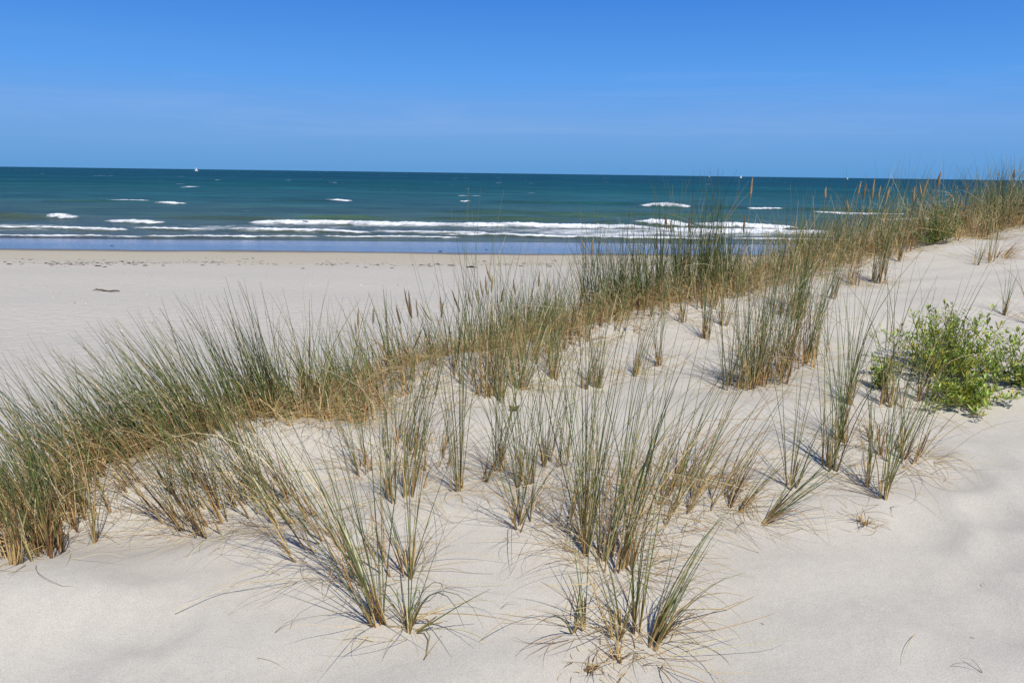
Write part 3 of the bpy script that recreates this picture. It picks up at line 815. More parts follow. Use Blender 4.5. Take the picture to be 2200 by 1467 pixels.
T(1512, 726, 150, 2, 9, 16, 0.3, 0.11, 0.4, 'tuft in the sand hollow left of the hedge-like stand, lower one', litter=10, **P)
T(1548, 700, 140, 0, 8, 14, 0.3, 0.11, 0.4, 'tuft directly behind the left end of the hedge-like stand', litter=6, **P)
T(868, 965, 250, 20, 12, 40, 0.4, 0.15, 0.3, 'loose tuft on the sand hummock behind the short bushy tuft', litter=30)
T(930, 990, 210, 30, 10, 40, 0.45, 0.18, 0.3, 'loose low tuft just left of the slim upright green tuft, behind it', litter=34)
T(790, 1010, 260, -20, 9, 40, 0.4, 0.16, 0.3, 'sparse tuft on the hummock left of the loose hummock tuft', litter=20)
T(1195, 1000, 260, 20, 8, 40, 0.3, 0.15, 0.3, 'thin scattered blades behind the upright straw-footed tuft', litter=34)
# the very front
T(878, 1352, 250, 0, 5, 18, 0.2, 0.40, 0.3, 'low arching tuft whose blades bow to the sand on both sides', litter=3, wide=1.29, bendy=8.0, bpb=3, **P)
T(1242, 1358, 230, -30, 5, 20, 0.3, 0.22, 0.4, 'front tuft with bent orange foot, blades bowing left', litter=12, wide=1.29, bendy=2.2, **P)
T(1326, 1372, 330, 0, 4, 18, 0.4, 0.14, 0.3, 'thin pale tuft between the bent-footed front tuft and the single stiff shoot', litter=10, wide=1.20, **P)
T(1366, 1360, 340, 20, 3, 8, 0.1, 0.08, 0.4, 'single stiff upright shoot with smooth tan foot at the front', wide=1.38, **P)
T(1402, 1388, 330, 140, 8, 20, 0.35, 0.12, 0.5, 'right-leaning front tuft with brown foot, rightmost of the front group', litter=22, wide=1.29, **P)
T(1262, 1440, 60, 20, 4, 10, 1.0, 0.7, 0.0, 'dead yellow stalks flopped toward the camera under the bent-footed front tuft', litter=10, wide=1.55, bendy=3.0, **P)
T(1328, 1420, 120, -20, 4, 12, 0.9, 0.35, 0.2, 'dry stalks at the bottom edge below the single stiff shoot', litter=14, wide=1.29, **P)
T(205, 1166, 310, 0, 3, 14, 0.2, 0.05, 0.2, 'two thin straight shoots standing right of the big rusty clump', wide=1.03, **P)

# --- clumps along the seaward edge that can be told apart
E_ = dict(group=G_EDGE, wide=1.3)
T(40, 1205, 300, -50, 70, 80, 0.40, 0.11, 1.0, 'big dense clump with rusty red-brown stalks at the left edge of the picture', litter=20, red=1.0, push=0.15, **E_)
T(140, 1150, 277, -70, 54, 40, 0.45, 0.14, 0.4, 'rusty clump right of the big left-edge clump, dark shade behind it', litter=30, red=0.9, push=0.1, **E_)
T(60, 1120, 294, -110, 67, 90, 0.35, 0.14, 0.5, 'tall leaning clump behind the big left-edge clump', push=0.35, **E_)
T(180, 1050, 277, -150, 67, 45, 0.35, 0.14, 0.6, 'left-leaning green clump between the left-edge clumps and the swept clump', litter=12, push=0.35, red=0.4, **E_)
T(300, 1000, 268, -150, 75, 50, 0.35, 0.13, 0.6, 'windswept clump left of centre-left, tips combed far to the left', litter=16, push=0.32, red=0.5, **E_)
T(400, 975, 268, -170, 81, 52, 0.33, 0.12, 0.65, 'thickest windswept clump, dark green with straw at its foot', litter=20, push=0.32, red=0.4, **E_)
T(500, 955, 270, -90, 59, 80, 0.35, 0.14, 0.6, 'clump on the crest of the first sand hummock, leaning left', litter=60, push=0.25, red=0.4, **E_)
T(560, 948, 275, -60, 64, 50, 0.15, 0.08, 3.0, 'compact dark green clump with combed tips, set against the pale beach', litter=30, push=0.55, **E_)
T(640, 920, 270, -20, 26, 60, 0.3, 0.16, 0.7, 'open clump of tall separate blades right of the compact dark clump', litter=60, push=0.45, **E_)
T(720, 915, 260, 10, 34, 70, 0.4, 0.15, 0.4, 'mixed green and straw clump behind the long hummock', litter=70, push=0.3, **E_)
T(1295, 690, 215, -14, 60, 45, 0.12, 0.08, 3.0, 'dark green clump with combed tips left of the tallest crest grass', litter=20, push=0.5, **E_)
T(1370, 690, 195, -6, 50, 45, 0.18, 0.08, 2.0, 'dark clump between the combed clump and the tallest crest grass', litter=20, push=0.5, **E_)
T(1455, 660, 245, -4, 66, 50, 0.12, 0.075, 3.0, 'tallest dark stand of crest grass crossing the breakers, left half', litter=20, push=0.6, **E_)
T(1535, 650, 235, 0, 66, 50, 0.15, 0.075, 3.0, 'tallest dark stand of crest grass crossing the breakers, right half', litter=20, push=0.6, **E_)
T(1700, 690, 240, 6, 30, 36, 0.25, 0.09, 0.6, 'tall thin clump rising behind the right end of the hedge-like stand', push=0.2, **E_)
T(1850, 560, 170, 10, 40, 40, 0.4, 0.12, 0.4, 'clump of mixed blades and brown spikes where sea meets the crest', litter=30, push=0.4, **E_)
T(2120, 500, 130, 6, 60, 40, 0.3, 0.13, 0.5, 'crest clump whose tips reach above the horizon, left of the highest', litter=30, push=0.3, **E_)
T(2185, 490, 150, 4, 70, 50, 0.3, 0.13, 0.5, 'highest clump on the crest at the right edge, rising into the sky', litter=30, push=0.3, **E_)

# --- the rest of the dense belt: clump after clump along the edge
seg = np.diff(CREST, axis=0); sl_ = np.linalg.norm(seg, axis=1); cum = np.concatenate([[0], np.cumsum(sl_)])
i0 = 4                                                   # start left of the frame
t_lo, t_hi = cum[i0] + 0.3, cum[20] + 2.2


def along(t, s):
    i = min(len(seg) - 1, max(0, int(np.searchsorted(cum, t)) - 1))
    f = (t - cum[i]) / sl_[i]
    p = CREST[i] + seg[i] * f
    nrm = np.array([-seg[i][1], seg[i][0]]) / sl_[i]
    return p + nrm * s


BELT = [(-0.1, 'straw-footed clump at the bare sand'), (0.35, 'mixed green and straw clump amid the belt'), (0.9, 'clump showing tips on the seaward side'), (1.5, '')]
ZONES = [(-2.7, 'stretch leaving the picture at left'), (-2.2, 'windswept stretch above the rusty clumps'), (-1.7, 'windswept stretch left of the first sand hummock'), (-1.1, 'stretch behind the first sand hummock'), (-0.2, 'stretch under the left seed spikes'), (0.7, 'stretch under the middle seed spikes'),
         (1.6, 'stretch left of the tallest dark grass'), (2.7, 'stretch in front of the breakers'), (4.2, 'stretch under the horizon seed spikes'), (6.0, 'stretch by the white-flowered plant'), (99, 'top stretch at far right')]
for row, (s0, lab) in enumerate(BELT):
    t = t_lo + 0.15 * row
    if row == 3:
        break
    while t < t_hi:
        s = s0 + rng.uniform(-0.15, 0.2)
        x, y = along(t, s)
        p = np.array([x, y, float(ground(x, y))])
        left = np.clip((0.2 - x) / 2.2, 0, 1)
        u = p - np.array([0, 0, H])
        hgt = rng.uniform(0.60, 0.86) if row else rng.uniform(0.42, 0.62)
        hgt *= 0.95 + 0.03 * np.clip((x - 0.6) / 0.8, 0, 1)
        hgt *= 1 - 0.22 * left
        if -1.2 < x < 0.9: hgt *= 0.86
        if x > 5: hgt *= 1.15
        far = x > 2.6
        tuft(p, hgt, -0.50 * left + 0.03 + rng.normal(0, 0.05), int((rng.integers(14, 24) if row else rng.integers(12, 18)) * (1.35 if x > 5 else 1)), rng.uniform(0.12, 0.2), 0.40 + 0.1 * (row == 0) + 0.08 * far + 0.14 * (x > 4.2) - 0.1 * (row > 1), 0.15,
             lab + ', ' + next(z for q, z in ZONES if x < q), G_EDGE, 0.35 + 0.25 * (row > 1), litter=30 if row < 2 else 6, red=0.35, leany=0.06, wide=1.35)
        t += rng.uniform(0.17, 0.32) * (1.0 if row < 3 else 1.5)

# --- seed spikes (tip pixel, length in pixels, lean in pixels, tone): each belongs to a clump near it
SPIKES = [(868, 616, 66, 14, 'brown'), (878, 622, 62, 6, 'brown'), (894, 640, 42, 4, 'tan'), (851, 654, 42, 9, 'brown'), (762, 688, 30, 3, 'tan'), (804, 655, 40, -3, 'tan'), (910, 703, 48, -22, 'brown'),
          (946, 636, 40, 4, 'tan'), (953, 646, 36, -5, 'brown'), (970, 620, 50, 18, 'brown'), (1003, 618, 44, 12, 'tan'), (1020, 612, 40, 8, 'straw'), (1031, 600, 40, 8, 'tan'), (1042, 562, 48, 16, 'straw'), (1043, 590, 44, 4, 'tan'),
          (1060, 588, 40, -4, 'straw'), (1083, 616, 34, -6, 'brown'), (1103, 598, 36, 5, 'tan'), (1160, 580, 36, -2, 'tan'), (1181, 602, 26, 0, 'straw'), (902, 650, 40, 24, 'tan'), (1068, 636, 36, 6, 'tan'),
          (476, 744, 42, 12, 'brown'), (667, 718, 56, -4, 'straw'), (770, 662, 44, -1, 'tan'), (1276, 504, 44, -3, 'tan'), (1248, 512, 24, 10, 'tan'), (1413, 496, 40, 0, 'brown'), (1430, 452, 40, 4, 'brown'), (1483, 455, 44, 0, 'brown'),
          (1465, 496, 60, -2, 'straw'), (1601, 458, 42, 0, 'brown'), (1618, 378, 46, -2, 'tan'), (1442, 470, 30, 2, 'tan'),
          (1851, 388, 30, -5, 'tan'), (1862, 394, 34, -4, 'rust'), (1880, 382, 44, -2, 'tan'), (1893, 397, 30, -3, 'tan'), (1912, 400, 30, -5, 'tan'), (1966, 400, 34, 0, 'tan'), (1976, 392, 30, 8, 'straw'), (1996, 382, 52, -12, 'tan'), (2022, 366, 36, -4, 'rust'),
          (2180, 362, 22, 0, 'brown'), (1775, 400, 26, 0, 'straw'), (1820, 430, 22, 4, 'straw'), (2066, 420, 26, 3, 'straw')]
roots = [(r, b, h) for r, b, h in TUFTS if crest_s(b[0], b[1]) > -0.3]
for px, py, ln, dx, tone in SPIKES:
    best = None
    for r, b, h in roots:
        d_ = ray(px, py)
        tt = b[1] / d_[1]
        q = np.array([0, 0, H]) + tt * d_
        rise = q[2] - b[2]
        cost = abs(q[0] - b[0]) * 2.2 + abs(rise - 0.88) + (0 if 0.55 < rise < 1.15 else 1.5)
        if best is None or cost < best[0]:
            best = (cost, r, b, q, tt)
    _, r, b, tip, tt = best
    sc = tt / FPX
    low = tip + np.array([dx * sc, 0, -ln * sc])
    n_ = 7
    fr = np.linspace(0, 1, n_)
    # the stalk is a thin blade-like tube from the clump's foot to the spike's foot
    foot = np.array([b[0] + (low[0] - b[0]) * 0.35, b[1], 0]); foot[2] = float(ground(foot[0], foot[1])) - 0.02
    ax = low - foot
    pts = foot + ax * fr[:, None] + np.array([(low[0] - foot[0]) * -0.25, 0, 0.0]) * (fr * (1 - fr))[:, None]
    vv, ff = [], []
    for i_, p_ in enumerate(pts):
        rr = 0.0024 - 0.0009 * fr[i_]
        for k_ in range(3):
            vv.append(p_ + rr * np.array([math.cos(k_ * 2.094), math.sin(k_ * 2.094), 0]))
    for i_ in range(n_ - 1):
        for k_ in range(3):
            ff.append((i_ * 3 + k_, i_ * 3 + (k_ + 1) % 3, i_ * 3 + 3 + (k_ + 1) % 3, i_ * 3 + 3 + k_))
    mesh_obj('stalk', np.array(vv) - b, np.array(ff), M_BLADE, r, np.repeat(C['straw'][None] * 0.8, len(vv), 0))
    seed_head(r, b, low, tip, max(0.009, 4.6 * sc * rng.uniform(0.75, 1.15)), tone)

# --- dead grass lying along the belt and stray blades on the sand
nlit = 8500
tt_ = rng.uniform(t_lo, t_hi, nlit)
ss_ = np.clip(rng.normal(0.42, 0.40, nlit), -0.15, 1.6)
XY = np.array([along(a, b) for a, b in zip(tt_, ss_)])
lb = np.concatenate([XY, ground(XY[:, 0], XY[:, 1])[:, None] + np.abs(rng.normal(0.0, 0.06, (nlit, 1)))], 1)
aa = rng.uniform(0, 6.28, nlit)
cc = pick(['straw', 'pale', 'brown', 'tan', 'rust', 'yellow'], [4, 2.2, 2, 1.5, 0.8, 0.5], nlit)
rustier = np.clip((-1.5 - XY[:, :1]) / 0.7, 0, 1)
cc = cc * (1 - rustier * np.array([[0.45, 0.58, 0.62]]))
v, f, c = tubes(lb, np.stack([np.cos(aa), np.sin(aa)], 1) * rng.uniform(0.5, 5, (nlit, 1)), rng.uniform(0.2, 1.3, nlit), rng.uniform(0.12, 0.42, nlit), rng.uniform(0.0010, 0.0018, nlit), cc, cc, cc, rng.uniform(0.2, 1.6, nlit), rng.uniform(-0.9, 1.2, nlit), rng.normal(0, 0.8, nlit))
tag(mesh_obj('dead_grass_litter', v, f, M_BLADE, None, c), 'tangle of dead straw lying under the belt of grass on the dune edge', 'dead grass', kind='stuff')


def stray(px0, py0, px1, py1, tone, label, arch=0.02, r=0.0016, mid=None):
    """one loose blade lying on the sand between two photo pixels"""
    a, b = hit(px0, py0), hit(px1, py1)
    fr = np.linspace(0, 1, 12)
    pts = a + (b - a) * fr[:, None]
    side = np.array([-(b - a)[1], (b - a)[0], 0])
    pts = pts + side * (0.10 * rng.normal()) * (fr * (1 - fr))[:, None] * 2
    pts[:, 2] = ground(pts[:, 0], pts[:, 1]) + r * 0.9 + arch * np.sin(fr * math.pi)
    vv, ff, d = [], [], (b - a) / np.linalg.norm(b - a)
    s_ = np.cross(d, [0, 0, 1])
    for i, p in enumerate(pts):
        rr = r * (1 - 0.8 * fr[i])
        for k in range(4):
            t = k * math.pi / 2
            vv.append(p + rr * (math.cos(t) * s_ + math.sin(t) * np.array([0, 0, 0.6])))
    for i in range(11):
        for k in range(4):
            ff.append((i * 4 + k, i * 4 + (k + 1) % 4, i * 4 + 4 + (k + 1) % 4, i * 4 + 4 + k))
    o = mesh_obj('loose_blade', np.array(vv) - a, np.array(ff), M_BLADE, None, np.repeat(C[tone][None] * rng.uniform(0.85, 1.15), len(vv), 0), loc=a)
    return tag(o, label, 'grass blade', 'loose blades on the sand')


stray(553, 1418, 616, 1440, 'pale', 'short pale straw lying alone on the sand at the lower left')
stray(1966, 1364, 1934, 1430, 'straw', 'straw-coloured blade lying on bare sand at the lower right')
stray(2044, 1432, 2110, 1446, 'brown', 'dark thin blade, lower piece of a bent pair at the lower right corner')
stray(2110, 1446, 2066, 1416, 'brown', 'dark thin blade, upper piece of a bent pair at the lower right corner')
stray(2082, 1372, 2096, 1373, 'brown', 'tiny dark chip of stem on the sand above the bent pair', 0.004)
stray(1913, 1090, 1917, 1114, 'brown', 'dark broken stem lying below the frontmost right tuft', 0.01)
stray(1913, 1091, 1936, 1088, 'brown', 'small side twig of the dark broken stem below the frontmost right tuft', 0.01)
stray(1720, 1140, 1655, 1160, 'straw', 'faint curved straw on the sand right of the low leaning shoots')
stray(1655, 1150, 1693, 1172, 'tan', 'short straight tan straw crossing the faint curved straw')
stray(1560, 1140, 1660, 1165, 'straw', 'long pale straw lying in front of the low leaning shoots', 0.03)
stray(890, 1217, 1105, 1215, 'straw', 'very long yellow straw lying level between the tan-footed tuft and the front group', 0.05, 0.0022)
stray(880, 1340, 1040, 1386, 'pale', 'long pale straw running right from the low arching tuft', 0.05, 0.0024)
stray(375, 1320, 720, 1245, 'pale', 'longest pale blade lying out to the left of the tall tan-footed tuft', 0.05, 0.0026)
stray(955, 1265, 1040, 1290, 'brown', 'thin dark bent stem right of the tan-footed tuft', 0.03)
stray(590, 1360, 660, 1330, 'brown', 'thin dark stem left of the low arching tuft', 0.02)
stray(1075, 1310, 1118, 1304, 'brown', 'short curved dark stem left of the front group', 0.02)
stray(1640, 1345, 1632, 1340, 'brown', 'tiny dark fleck of stem on the open sand right of the front group', 0.003)
stray(2110, 1255, 2116, 1262, 'brown', 'tiny dark sliver on the wide bare sand at the right', 0.003)
stray(1420, 1392, 1560, 1467, 'pale', 'pale straw running to the bottom edge from the right-leaning front tuft', 0.03, 0.002)
stray(1030, 1380, 1235, 1310, 'straw', 'long straw arched across bare sand left of the bent-footed front tuft', 0.10, 0.002)
stray(1630, 1190, 1500, 1150, 'straw', 'straw lying toward the big centre tuft from the right', 0.04)

# --- green fleshy-leaved flowering plants
M_FLOWER = attr_material('petal', 0.6, 0.2)


def leafy_plant(base, radius, height, n, label, nfl, yellow=0.30, skew=(0, 0), leaf=0.041, name='sea_rocket', tone=(0.410, 0.500, 0.105)):
    root = empty(name, base)
    tag(root, label, 'plant', 'leafy flowering dune plants')
    for i in range(n):
        a = rng.uniform(0, 6.28); q = rng.uniform(0.05, 1) ** 0.6
        reach = np.array([math.cos(a) * q * radius + skew[0], math.sin(a) * q * radius * 0.8 + skew[1]])
        top = height * (1.05 - 0.70 * q ** 3) * rng.uniform(0.6, 1.1)
        fr = np.linspace(0, 1, 9)
        pts = np.zeros((9, 3))
        pts[:, 0] = base[0] + reach[0] * (1.25 * fr - 0.25 * fr ** 2); pts[:, 1] = base[1] + reach[1] * (1.25 * fr - 0.25 * fr ** 2)
        g = ground(pts[:, 0], pts[:, 1])
        pts[:, 2] = g + 0.012 + top * fr ** (1.0 + 0.9 * q)
        pts[:, :2] += rng.normal(0, 0.006, (9, 2))
        sv, sf = [], []
        for k_, p in enumerate(pts):
            rr = 0.0034 * (1 - 0.7 * fr[k_])
            for j in range(4):
                sv.append(p + rr * np.array([math.cos(j * 1.571), math.sin(j * 1.571), 0.3 * math.cos(j * 1.571)]))
        for k_ in range(8):
            for j in range(4):
                sf.append((k_ * 4 + j, k_ * 4 + (j + 1) % 4, k_ * 4 + 4 + (j + 1) % 4, k_ * 4 + 4 + j))
        st = mesh_obj('branch', np.array(sv) - base, np.array(sf), M_LEAF, root, np.repeat(np.array([[0.10, 0.14, 0.035]]) * rng.uniform(0.7, 1.2), len(sv), 0))
        # leaves: folded lance shapes with a raised midrib
        nl = 46
        lf = rng.uniform(0.12, 1.0, nl) ** 0.85
        ip = np.stack([np.interp(lf, fr, pts[:, k_]) for k_ in range(3)], 1)
        az = rng.uniform(0, 6.28, nl); el = rng.uniform(-0.1, 1.1, nl)
        d = np.stack([np.cos(az) * np.cos(el), np.sin(az) * np.cos(el), np.sin(el)], 1)
        # little side twigs carry the leaves away from the branch
        ip = ip + d * rng.uniform(0.0, 0.055, (nl, 1)) * (1.15 - lf[:, None])
        s = np.cross(d, [0, 0, 1.0]); s /= np.linalg.norm(s, axis=1)[:, None]
        u = np.cross(s, d)
        Lf = leaf * rng.uniform(0.6, 1.3, (nl, 1)); W = Lf * rng.uniform(0.13, 0.2, (nl, 1))
        gz = ground(ip[:, 0], ip[:, 1]) + 0.008
        ip[:, 2] = np.maximum(ip[:, 2], gz)
        A = ip; M1 = ip + d * Lf * 0.5; B_ = ip + d * Lf + u * Lf * 0.12
        lv = np.stack([A, M1 + s * W + u * W * 0.6, M1, M1 - s * W + u * W * 0.6, B_], 1).reshape(-1, 3)
        o5 = np.arange(nl)[:, None] * 5
        lfc = np.concatenate([o5 + [0, 2, 1], o5 + [0, 3, 2], o5 + [2, 4, 1], o5 + [3, 4, 2]], 0)
        col = np.array(tone) * rng.uniform(0.4, 1.5, (nl, 1)) * rng.uniform(0.85, 1.15, (nl, 3))
        yl = rng.uniform(0, 1, nl) < yellow * (1.6 - 1.3 * lf)
        col[yl] = np.array([0.60, 0.50, 0.05]) * rng.uniform(0.7, 1.25, (yl.sum(), 1))
        tag(mesh_obj('leaves', lv - base, lfc, M_LEAF, st, np.repeat(col, 5, 0), smooth=False), kind='stuff')
        if i < nfl:
            for m_ in range(rng.integers(2, 4)):
                cpos = pts[-1] + rng.normal(0, 0.008, 3) + np.array([0, 0, 0.012])
                fv, ffc = [cpos], []
                for k_ in range(4):
                    t0 = k_ * 1.571 + m_
                    e = np.array([math.cos(t0), math.sin(t0), 0.35]); w = np.array([-math.sin(t0), math.cos(t0), 0])
                    b0 = len(fv)
                    fv += [cpos + e * 0.008 + w * 0.005, cpos + e * 0.012, cpos + e * 0.008 - w * 0.005]
                    ffc.append((0, b0, b0 + 1, b0 + 2))
                mesh_obj('flower', np.array(fv) - base, np.array(ffc), M_FLOWER, root, np.repeat(np.array([[0.78, 0.74, 0.80]]), len(fv), 0), smooth=False)
    return root


leafy_plant(hit(2030, 800), 0.58, 0.40, 84, 'large bright green leafy bush with yellowing leaves and tiny pale flowers on the sand', 10)
leafy_plant(hit(2080, 868), 0.36, 0.15, 34, 'low leafy sprays creeping forward over the sand in front of the large green bush', 3, 0.15)
leafy_plant(hit(2185, 830), 0.30, 0.34, 30, 'leafy plant at the right edge of the picture joined to the large green bush', 5, 0.15)
leafy_plant(hit(1890, 838), 0.09, 0.16, 8, 'single small leafy sprig behind the olive tuft, left of the large green bush', 0, 0.05)
leafy_plant(hit(2010, 527, 0.06), 0.34, 0.50, 46, 'upright leafy plant with white flower heads among the crest grass', 22, 0.06, leaf=0.032, name='white_flowered_plant', tone=(0.19, 0.27, 0.07))
leafy_plant(hit(1888, 556, 0.3), 0.16, 0.16, 12, 'low dark leafy patch at the foot of the crest grass', 0, 0.05, leaf=0.03, name='low_leafy_plant', tone=(0.06, 0.10, 0.03))

# --- things on the sand and beach
def blob_mesh(name, loc, size, tone, label, cat_, group, mat=M_WOOD, parent=None, rough=0.35):
    nr, ns = 6, 8
    vv, cc = [], []
    for i in range(nr):
        t = i / (nr - 1) * math.pi
        for k in range(ns):
            a = k / ns * 6.283
            q = rng.uniform(1 - rough, 1 + rough)
            vv.append((math.sin(t) * math.cos(a) * size[0] * q, math.sin(t) * math.sin(a) * size[1] * q, -math.cos(t) * size[2] * q))
            cc.append(np.array(tone) * rng.uniform(0.6, 1.4))
    ii = np.arange(nr * ns).reshape(nr, ns)
    ff = np.stack([ii[:-1], np.roll(ii, -1, 1)[:-1], np.roll(ii, -1, 1)[1:], ii[1:]], -1).reshape(-1, 4)
    o = mesh_obj(name, vv, ff, mat, parent, np.array(cc), loc=loc)
    if label: tag(o, label, cat_, group)
    return o


def limb(pts, radii, tone, name, parent, origin):
    vv, ff = [], []
    pts = np.array(pts, float); ns = 8
    for i, p in enumerate(pts):
        d = pts[min(i + 1, len(pts) - 1)] - pts[max(i - 1, 0)]; d /= np.linalg.norm(d)
        s = np.cross(d, [0, 0, 1.0]); s /= max(1e-6, np.linalg.norm(s)); u = np.cross(s, d)
        for k in range(ns):
            a = k / ns * 6.283
            vv.append(p + radii[i] * rng.uniform(0.85, 1.15) * (math.cos(a) * s + math.sin(a) * u))
    for i in range(len(pts) - 1):
        for k in range(ns):
            ff.append((i * ns + k, i * ns + (k + 1) % ns, (i + 1) * ns + (k + 1) % ns, (i + 1) * ns + k))
    return mesh_obj(name, np.array(vv) - origin, np.array(ff), M_WOOD, parent, np.array([np.array(tone) * rng.uniform(0.7, 1.3) for _ in vv]))


p = hit(230, 627)
dw = empty('driftwood', p)
tag(dw, 'weathered grey-brown branch of driftwood lying on the open beach', 'driftwood')
g0 = float(ground(p[0], p[1]))
limb([(p[0] - 0.62 + 1.2 * t, p[1] + 0.12 * math.sin(5 * t), g0 + 0.045 + 0.03 * math.sin(9 * t)) for t in np.linspace(0, 1, 10)], [0.008, 0.018, 0.028, 0.040, 0.034, 0.028, 0.030, 0.028, 0.028, 0.024], (0.12, 0.085, 0.06), 'trunk', dw, p)
limb([(p[0] - 0.30, p[1], g0 + 0.06), (p[0] - 0.36, p[1] - 0.05, g0 + 0.12), (p[0] - 0.46, p[1] - 0.08, g0 + 0.15)], [0.022, 0.016, 0.006], (0.12, 0.085, 0.06), 'knot', dw, p)

p = hit(1105, 884)
dl = empty('curled_leaf', p)
tag(dl, 'curled brown scrap of bark or dead leaf caught on the sand slope among thin blades', 'dead leaf')
fr = np.linspace(-1, 1, 7)
lv = np.array([(x_ * 0.034, w_ * 0.012 * (1 - 0.5 * x_ * x_), 0.012 + 0.020 * w_ * w_ + 0.016 * x_ * x_) for x_ in fr for w_ in (-1, -0.5, 0, 0.5, 1)])
li = np.arange(35).reshape(7, 5)
lv2 = np.concatenate([lv, lv - [0, 0, 0.004]])
top_ = np.stack([li[:-1, :-1], li[:-1, 1:], li[1:, 1:], li[1:, :-1]], -1).reshape(-1, 4)
mesh_obj('leaf_blade', lv2, np.concatenate([top_, top_[:, ::-1] + 35]), M_WOOD, dl, np.array([[0.27, 0.19, 0.11]] * 70) * rng.uniform(0.7, 1.3, (70, 1)))
vv = []
mesh_obj('leaf_stalk', np.array([(0.04, 0, 0.02), (0.043, 0.003, 0.02), (0.055, 0.0, 0.062), (0.058, 0.003, 0.062), (0.041, 0.004, 0.024), (0.056, 0.004, 0.064)]), np.array([(0, 1, 3, 2), (1, 4, 5, 3), (4, 0, 2, 5)]), M_WOOD, dl, np.array([[0.40, 0.33, 0.22]] * 6))

# strandline: dark seaweed clumps, the larger ones each a thing, the crumbs one mass
WR = [(1040, 562, 12, 'dark seaweed heap standing highest on the strandline, below the leaning tan seed spike'), (225, 574, 9, 'dark seaweed scrap on the strandline straight above the driftwood'), (652, 577, 8, 'round dark seaweed scrap on the strandline left of centre'),
      (786, 575, 8, None), (842, 576, 9, None), (905, 570, 10, None), (1012, 575, 20, 'long flat dark seaweed strip on the strandline'), (940, 568, 14, None), (970, 571, 12, None), (312, 571, 10, None), (350, 571, 8, None), (100, 566, 10, None), (20, 568, 12, None), (210, 572, 14, None), (277, 565, 8, None), (170, 558, 7, None),
      (435, 570, 8, None), (1120, 572, 10, None), (1180, 573, 10, None), (945, 540, 8, 'dark lump at the wet edge of the sand, just left of the leaning seed spike'), (1045, 537, 6, 'small dark lump on the wet sand edge above the highest seaweed heap'), (240, 528, 7, 'dark lump lying on the wet blue strip of sand')]
for px, py, w, lab in WR:
    p = hit(px, py); sc = depth_of(p) / FPX
    blob_mesh('seaweed', p, (w * sc * 0.55, 0.08, max(0.012, 0.0035 * w)), (0.035, 0.026, 0.02), lab or 'small dark seaweed scrap in the row along the strandline', 'seaweed', 'seaweed scraps on the strandline', rough=0.5)
vv, ff, cc, b0 = [], [], [], 0
for i in range(760):
    px = rng.uniform(-60, 1500) if i % 3 == 0 else px + rng.normal(0, 14)
    py = (rng.normal(570, 2.5) if rng.uniform() < 0.72 else rng.uniform(552, 580)) + 3 * math.sin(px / 110.0)
    d = ray(px, py); y0 = 0
    t = (0.75 - H) / d[2]; x_, y_ = t * d[0], t * d[1]
    z_ = float(beach_z(x_, y_))
    w, h_ = 0.03 + 0.26 * rng.uniform() ** 2.5, rng.uniform(0.010, 0.035)
    a = rng.normal(0, 0.5); ca, sa = math.cos(a), math.sin(a)
    for (u, v_, q) in ((-1, 0, 0), (0, -0.35, 0), (1, 0.1, 0), (0.1, 0.4, 0), (rng.uniform(-.4, .4), 0, 1)):
        vv.append((x_ + w * (u * ca - v_ * sa), y_ + w * (u * sa + v_ * ca), z_ - 0.01 + q * (h_ + 0.01))); cc.append(np.array((0.05, 0.038, 0.028)) * rng.uniform(0.6, 1.6))
    ff += [(b0, b0 + 1, b0 + 4), (b0 + 1, b0 + 2, b0 + 4), (b0 + 2, b0 + 3, b0 + 4), (b0 + 3, b0, b0 + 4)]; b0 += 5
tag(mesh_obj('strandline_debris', vv, np.array(ff), M_WOOD, None, np.array(cc), smooth=False), 'thin scatter of dark crumbs along the strandline on the beach', 'debris', kind='stuff')
vv, ff, cc, b0 = [], [], [], 0
for i in range(420):
    px, py = rng.uniform(-50, 1350), rng.uniform(575, 780)
    d = ray(px, py); t = (1.3 - H) / d[2]; x_, y_ = t * d[0], t * d[1]
    z_ = float(ground(x_, y_))
    if y_ < 16: continue
    w = rng.uniform(0.008, 0.03) * (1.6 if rng.uniform() < 0.12 else 1)
    col = np.array((0.75, 0.72, 0.68)) if rng.uniform() < 0.6 else np.array((0.07, 0.05, 0.04))
    for (u, v_, q) in ((-1, 0, 0), (0, -0.8, 0), (1, 0.1, 0), (0.1, 0.8, 0), (0, 0, 1)):
        vv.append((x_ + w * u, y_ + w * v_, z_ - 0.004 + q * (w * 0.8))); cc.append(col)
    ff += [(b0, b0 + 1, b0 + 4), (b0 + 1, b0 + 2, b0 + 4), (b0 + 2, b0 + 3, b0 + 4), (b0 + 3, b0, b0 + 4)]; b0 += 5
tag(mesh_obj('shell_fragments', vv, np.array(ff), M_WOOD, None, np.array(cc), smooth=False), 'pale shell bits and dark specks strewn over the dry beach', 'shells', kind='stuff')


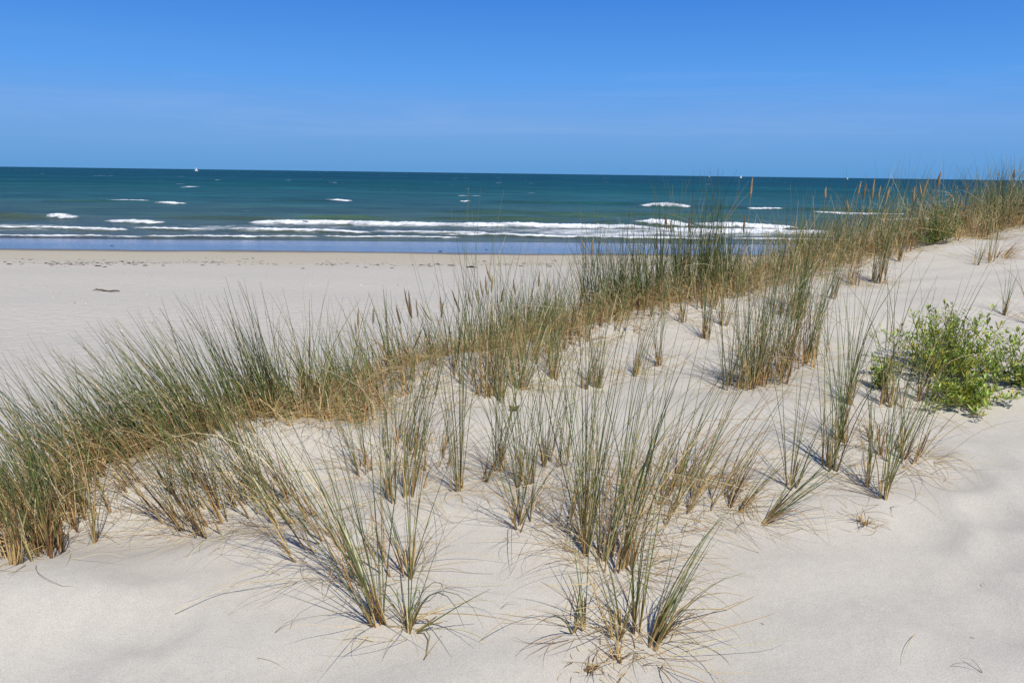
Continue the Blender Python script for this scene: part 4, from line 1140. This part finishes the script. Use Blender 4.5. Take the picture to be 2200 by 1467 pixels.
# --- sailing boats on the horizon
def sailboat(px, py, hpx, dist, label, heel=0.05, two=True):
    d = ray(px, py); k = dist / d[1]
    loc = np.array([k * d[0], dist, 0.0])
    s = hpx / FPX * dist                                     # overall height
    root = empty('sailing_boat', loc, 0.3); root.scale = (1, 1, 1)
    tag(root, label, 'sailboat', 'sailing boats on the horizon')
    L = s * 0.75
    hv, hf = [], []
    for i, t in enumerate(np.linspace(-1, 1, 9)):
        w = 0.16 * L * (1 - max(0, t) ** 2.2) * (1 - 0.25 * max(0, -t))
        for u, z in ((-1, 0.09 * L), (-0.8, 0.02 * L), (0, -0.05 * L), (0.8, 0.02 * L), (1, 0.09 * L)):
            hv.append((t * L * 0.5, u * max(w, 0.004 * L), z + 0.02 * L * max(0, t)))
    hi = np.arange(45).reshape(9, 5)
    hf = np.stack([hi[:-1, :-1], hi[:-1, 1:], hi[1:, 1:], hi[1:, :-1]], -1).reshape(-1, 4)
    deck = np.stack([hi[:-1, 0], hi[1:, 0], hi[1:, 4], hi[:-1, 4]], -1)
    mesh_obj('hull', hv, np.concatenate([hf, deck]), M_SAIL, root, np.array([[0.75, 0.75, 0.75]] * 45))
    r = 0.006 * L
    mesh_obj('mast', [(0.03 * L + r * a, r * b, z) for z in (0.05 * L, s) for a, b in ((-1, -1), (1, -1), (1, 1), (-1, 1))], np.array([(0, 1, 5, 4), (1, 2, 6, 5), (2, 3, 7, 6), (3, 0, 4, 7), (4, 5, 6, 7)]), M_SAIL, root, np.array([[0.7, 0.7, 0.7]] * 8))
    def sail(name, A, B, Cc):
        A, B, Cc = map(np.array, (A, B, Cc)); n_ = 6; vs = []
        for i in range(n_ + 1):
            for j in range(n_ + 1):
                u, v_ = i / n_, j / n_
                p_ = (A * (1 - v_) + B * v_) * (1 - u) + Cc * u
                p_ = p_ + np.array([0, 0.06 * L * math.sin(math.pi * v_) * (1 - u) * 0.8 + 0.02 * L * u * (1 - u), 0])
                vs.append(p_)
        si = np.arange((n_ + 1) ** 2).reshape(n_ + 1, n_ + 1)
        mesh_obj(name, vs, np.stack([si[:-1, :-1], si[:-1, 1:], si[1:, 1:], si[1:, :-1]], -1).reshape(-1, 4), M_SAIL, root, np.array([[0.86, 0.86, 0.86]] * len(vs)))
    sail('mainsail', (0.02 * L, 0, 0.16 * L), (-0.46 * L, 0.03 * L, 0.17 * L), (0.02 * L, 0, 0.97 * s))
    if two:
        sail('jib', (0.48 * L, 0, 0.12 * L), (0.06 * L, 0.03 * L, 0.14 * L), (0.05 * L, 0, 0.82 * s))
    root.rotation_euler = (heel, 0, 0.25)


sailboat(422, 366, 8.5, 2600, 'white sailboat out on the horizon at the left, largest of the boats')
sailboat(1592, 381, 6.5, 3300, 'small white sailboat on the horizon left of the tall lone seed spike')
sailboat(1524, 380, 4.0, 5000, 'tiniest faint sailboat on the horizon, left of the small white one', two=False)
sailboat(1821, 386, 6.0, 3600, 'thin white sail on the horizon at the right, close to the crest grass', two=False)
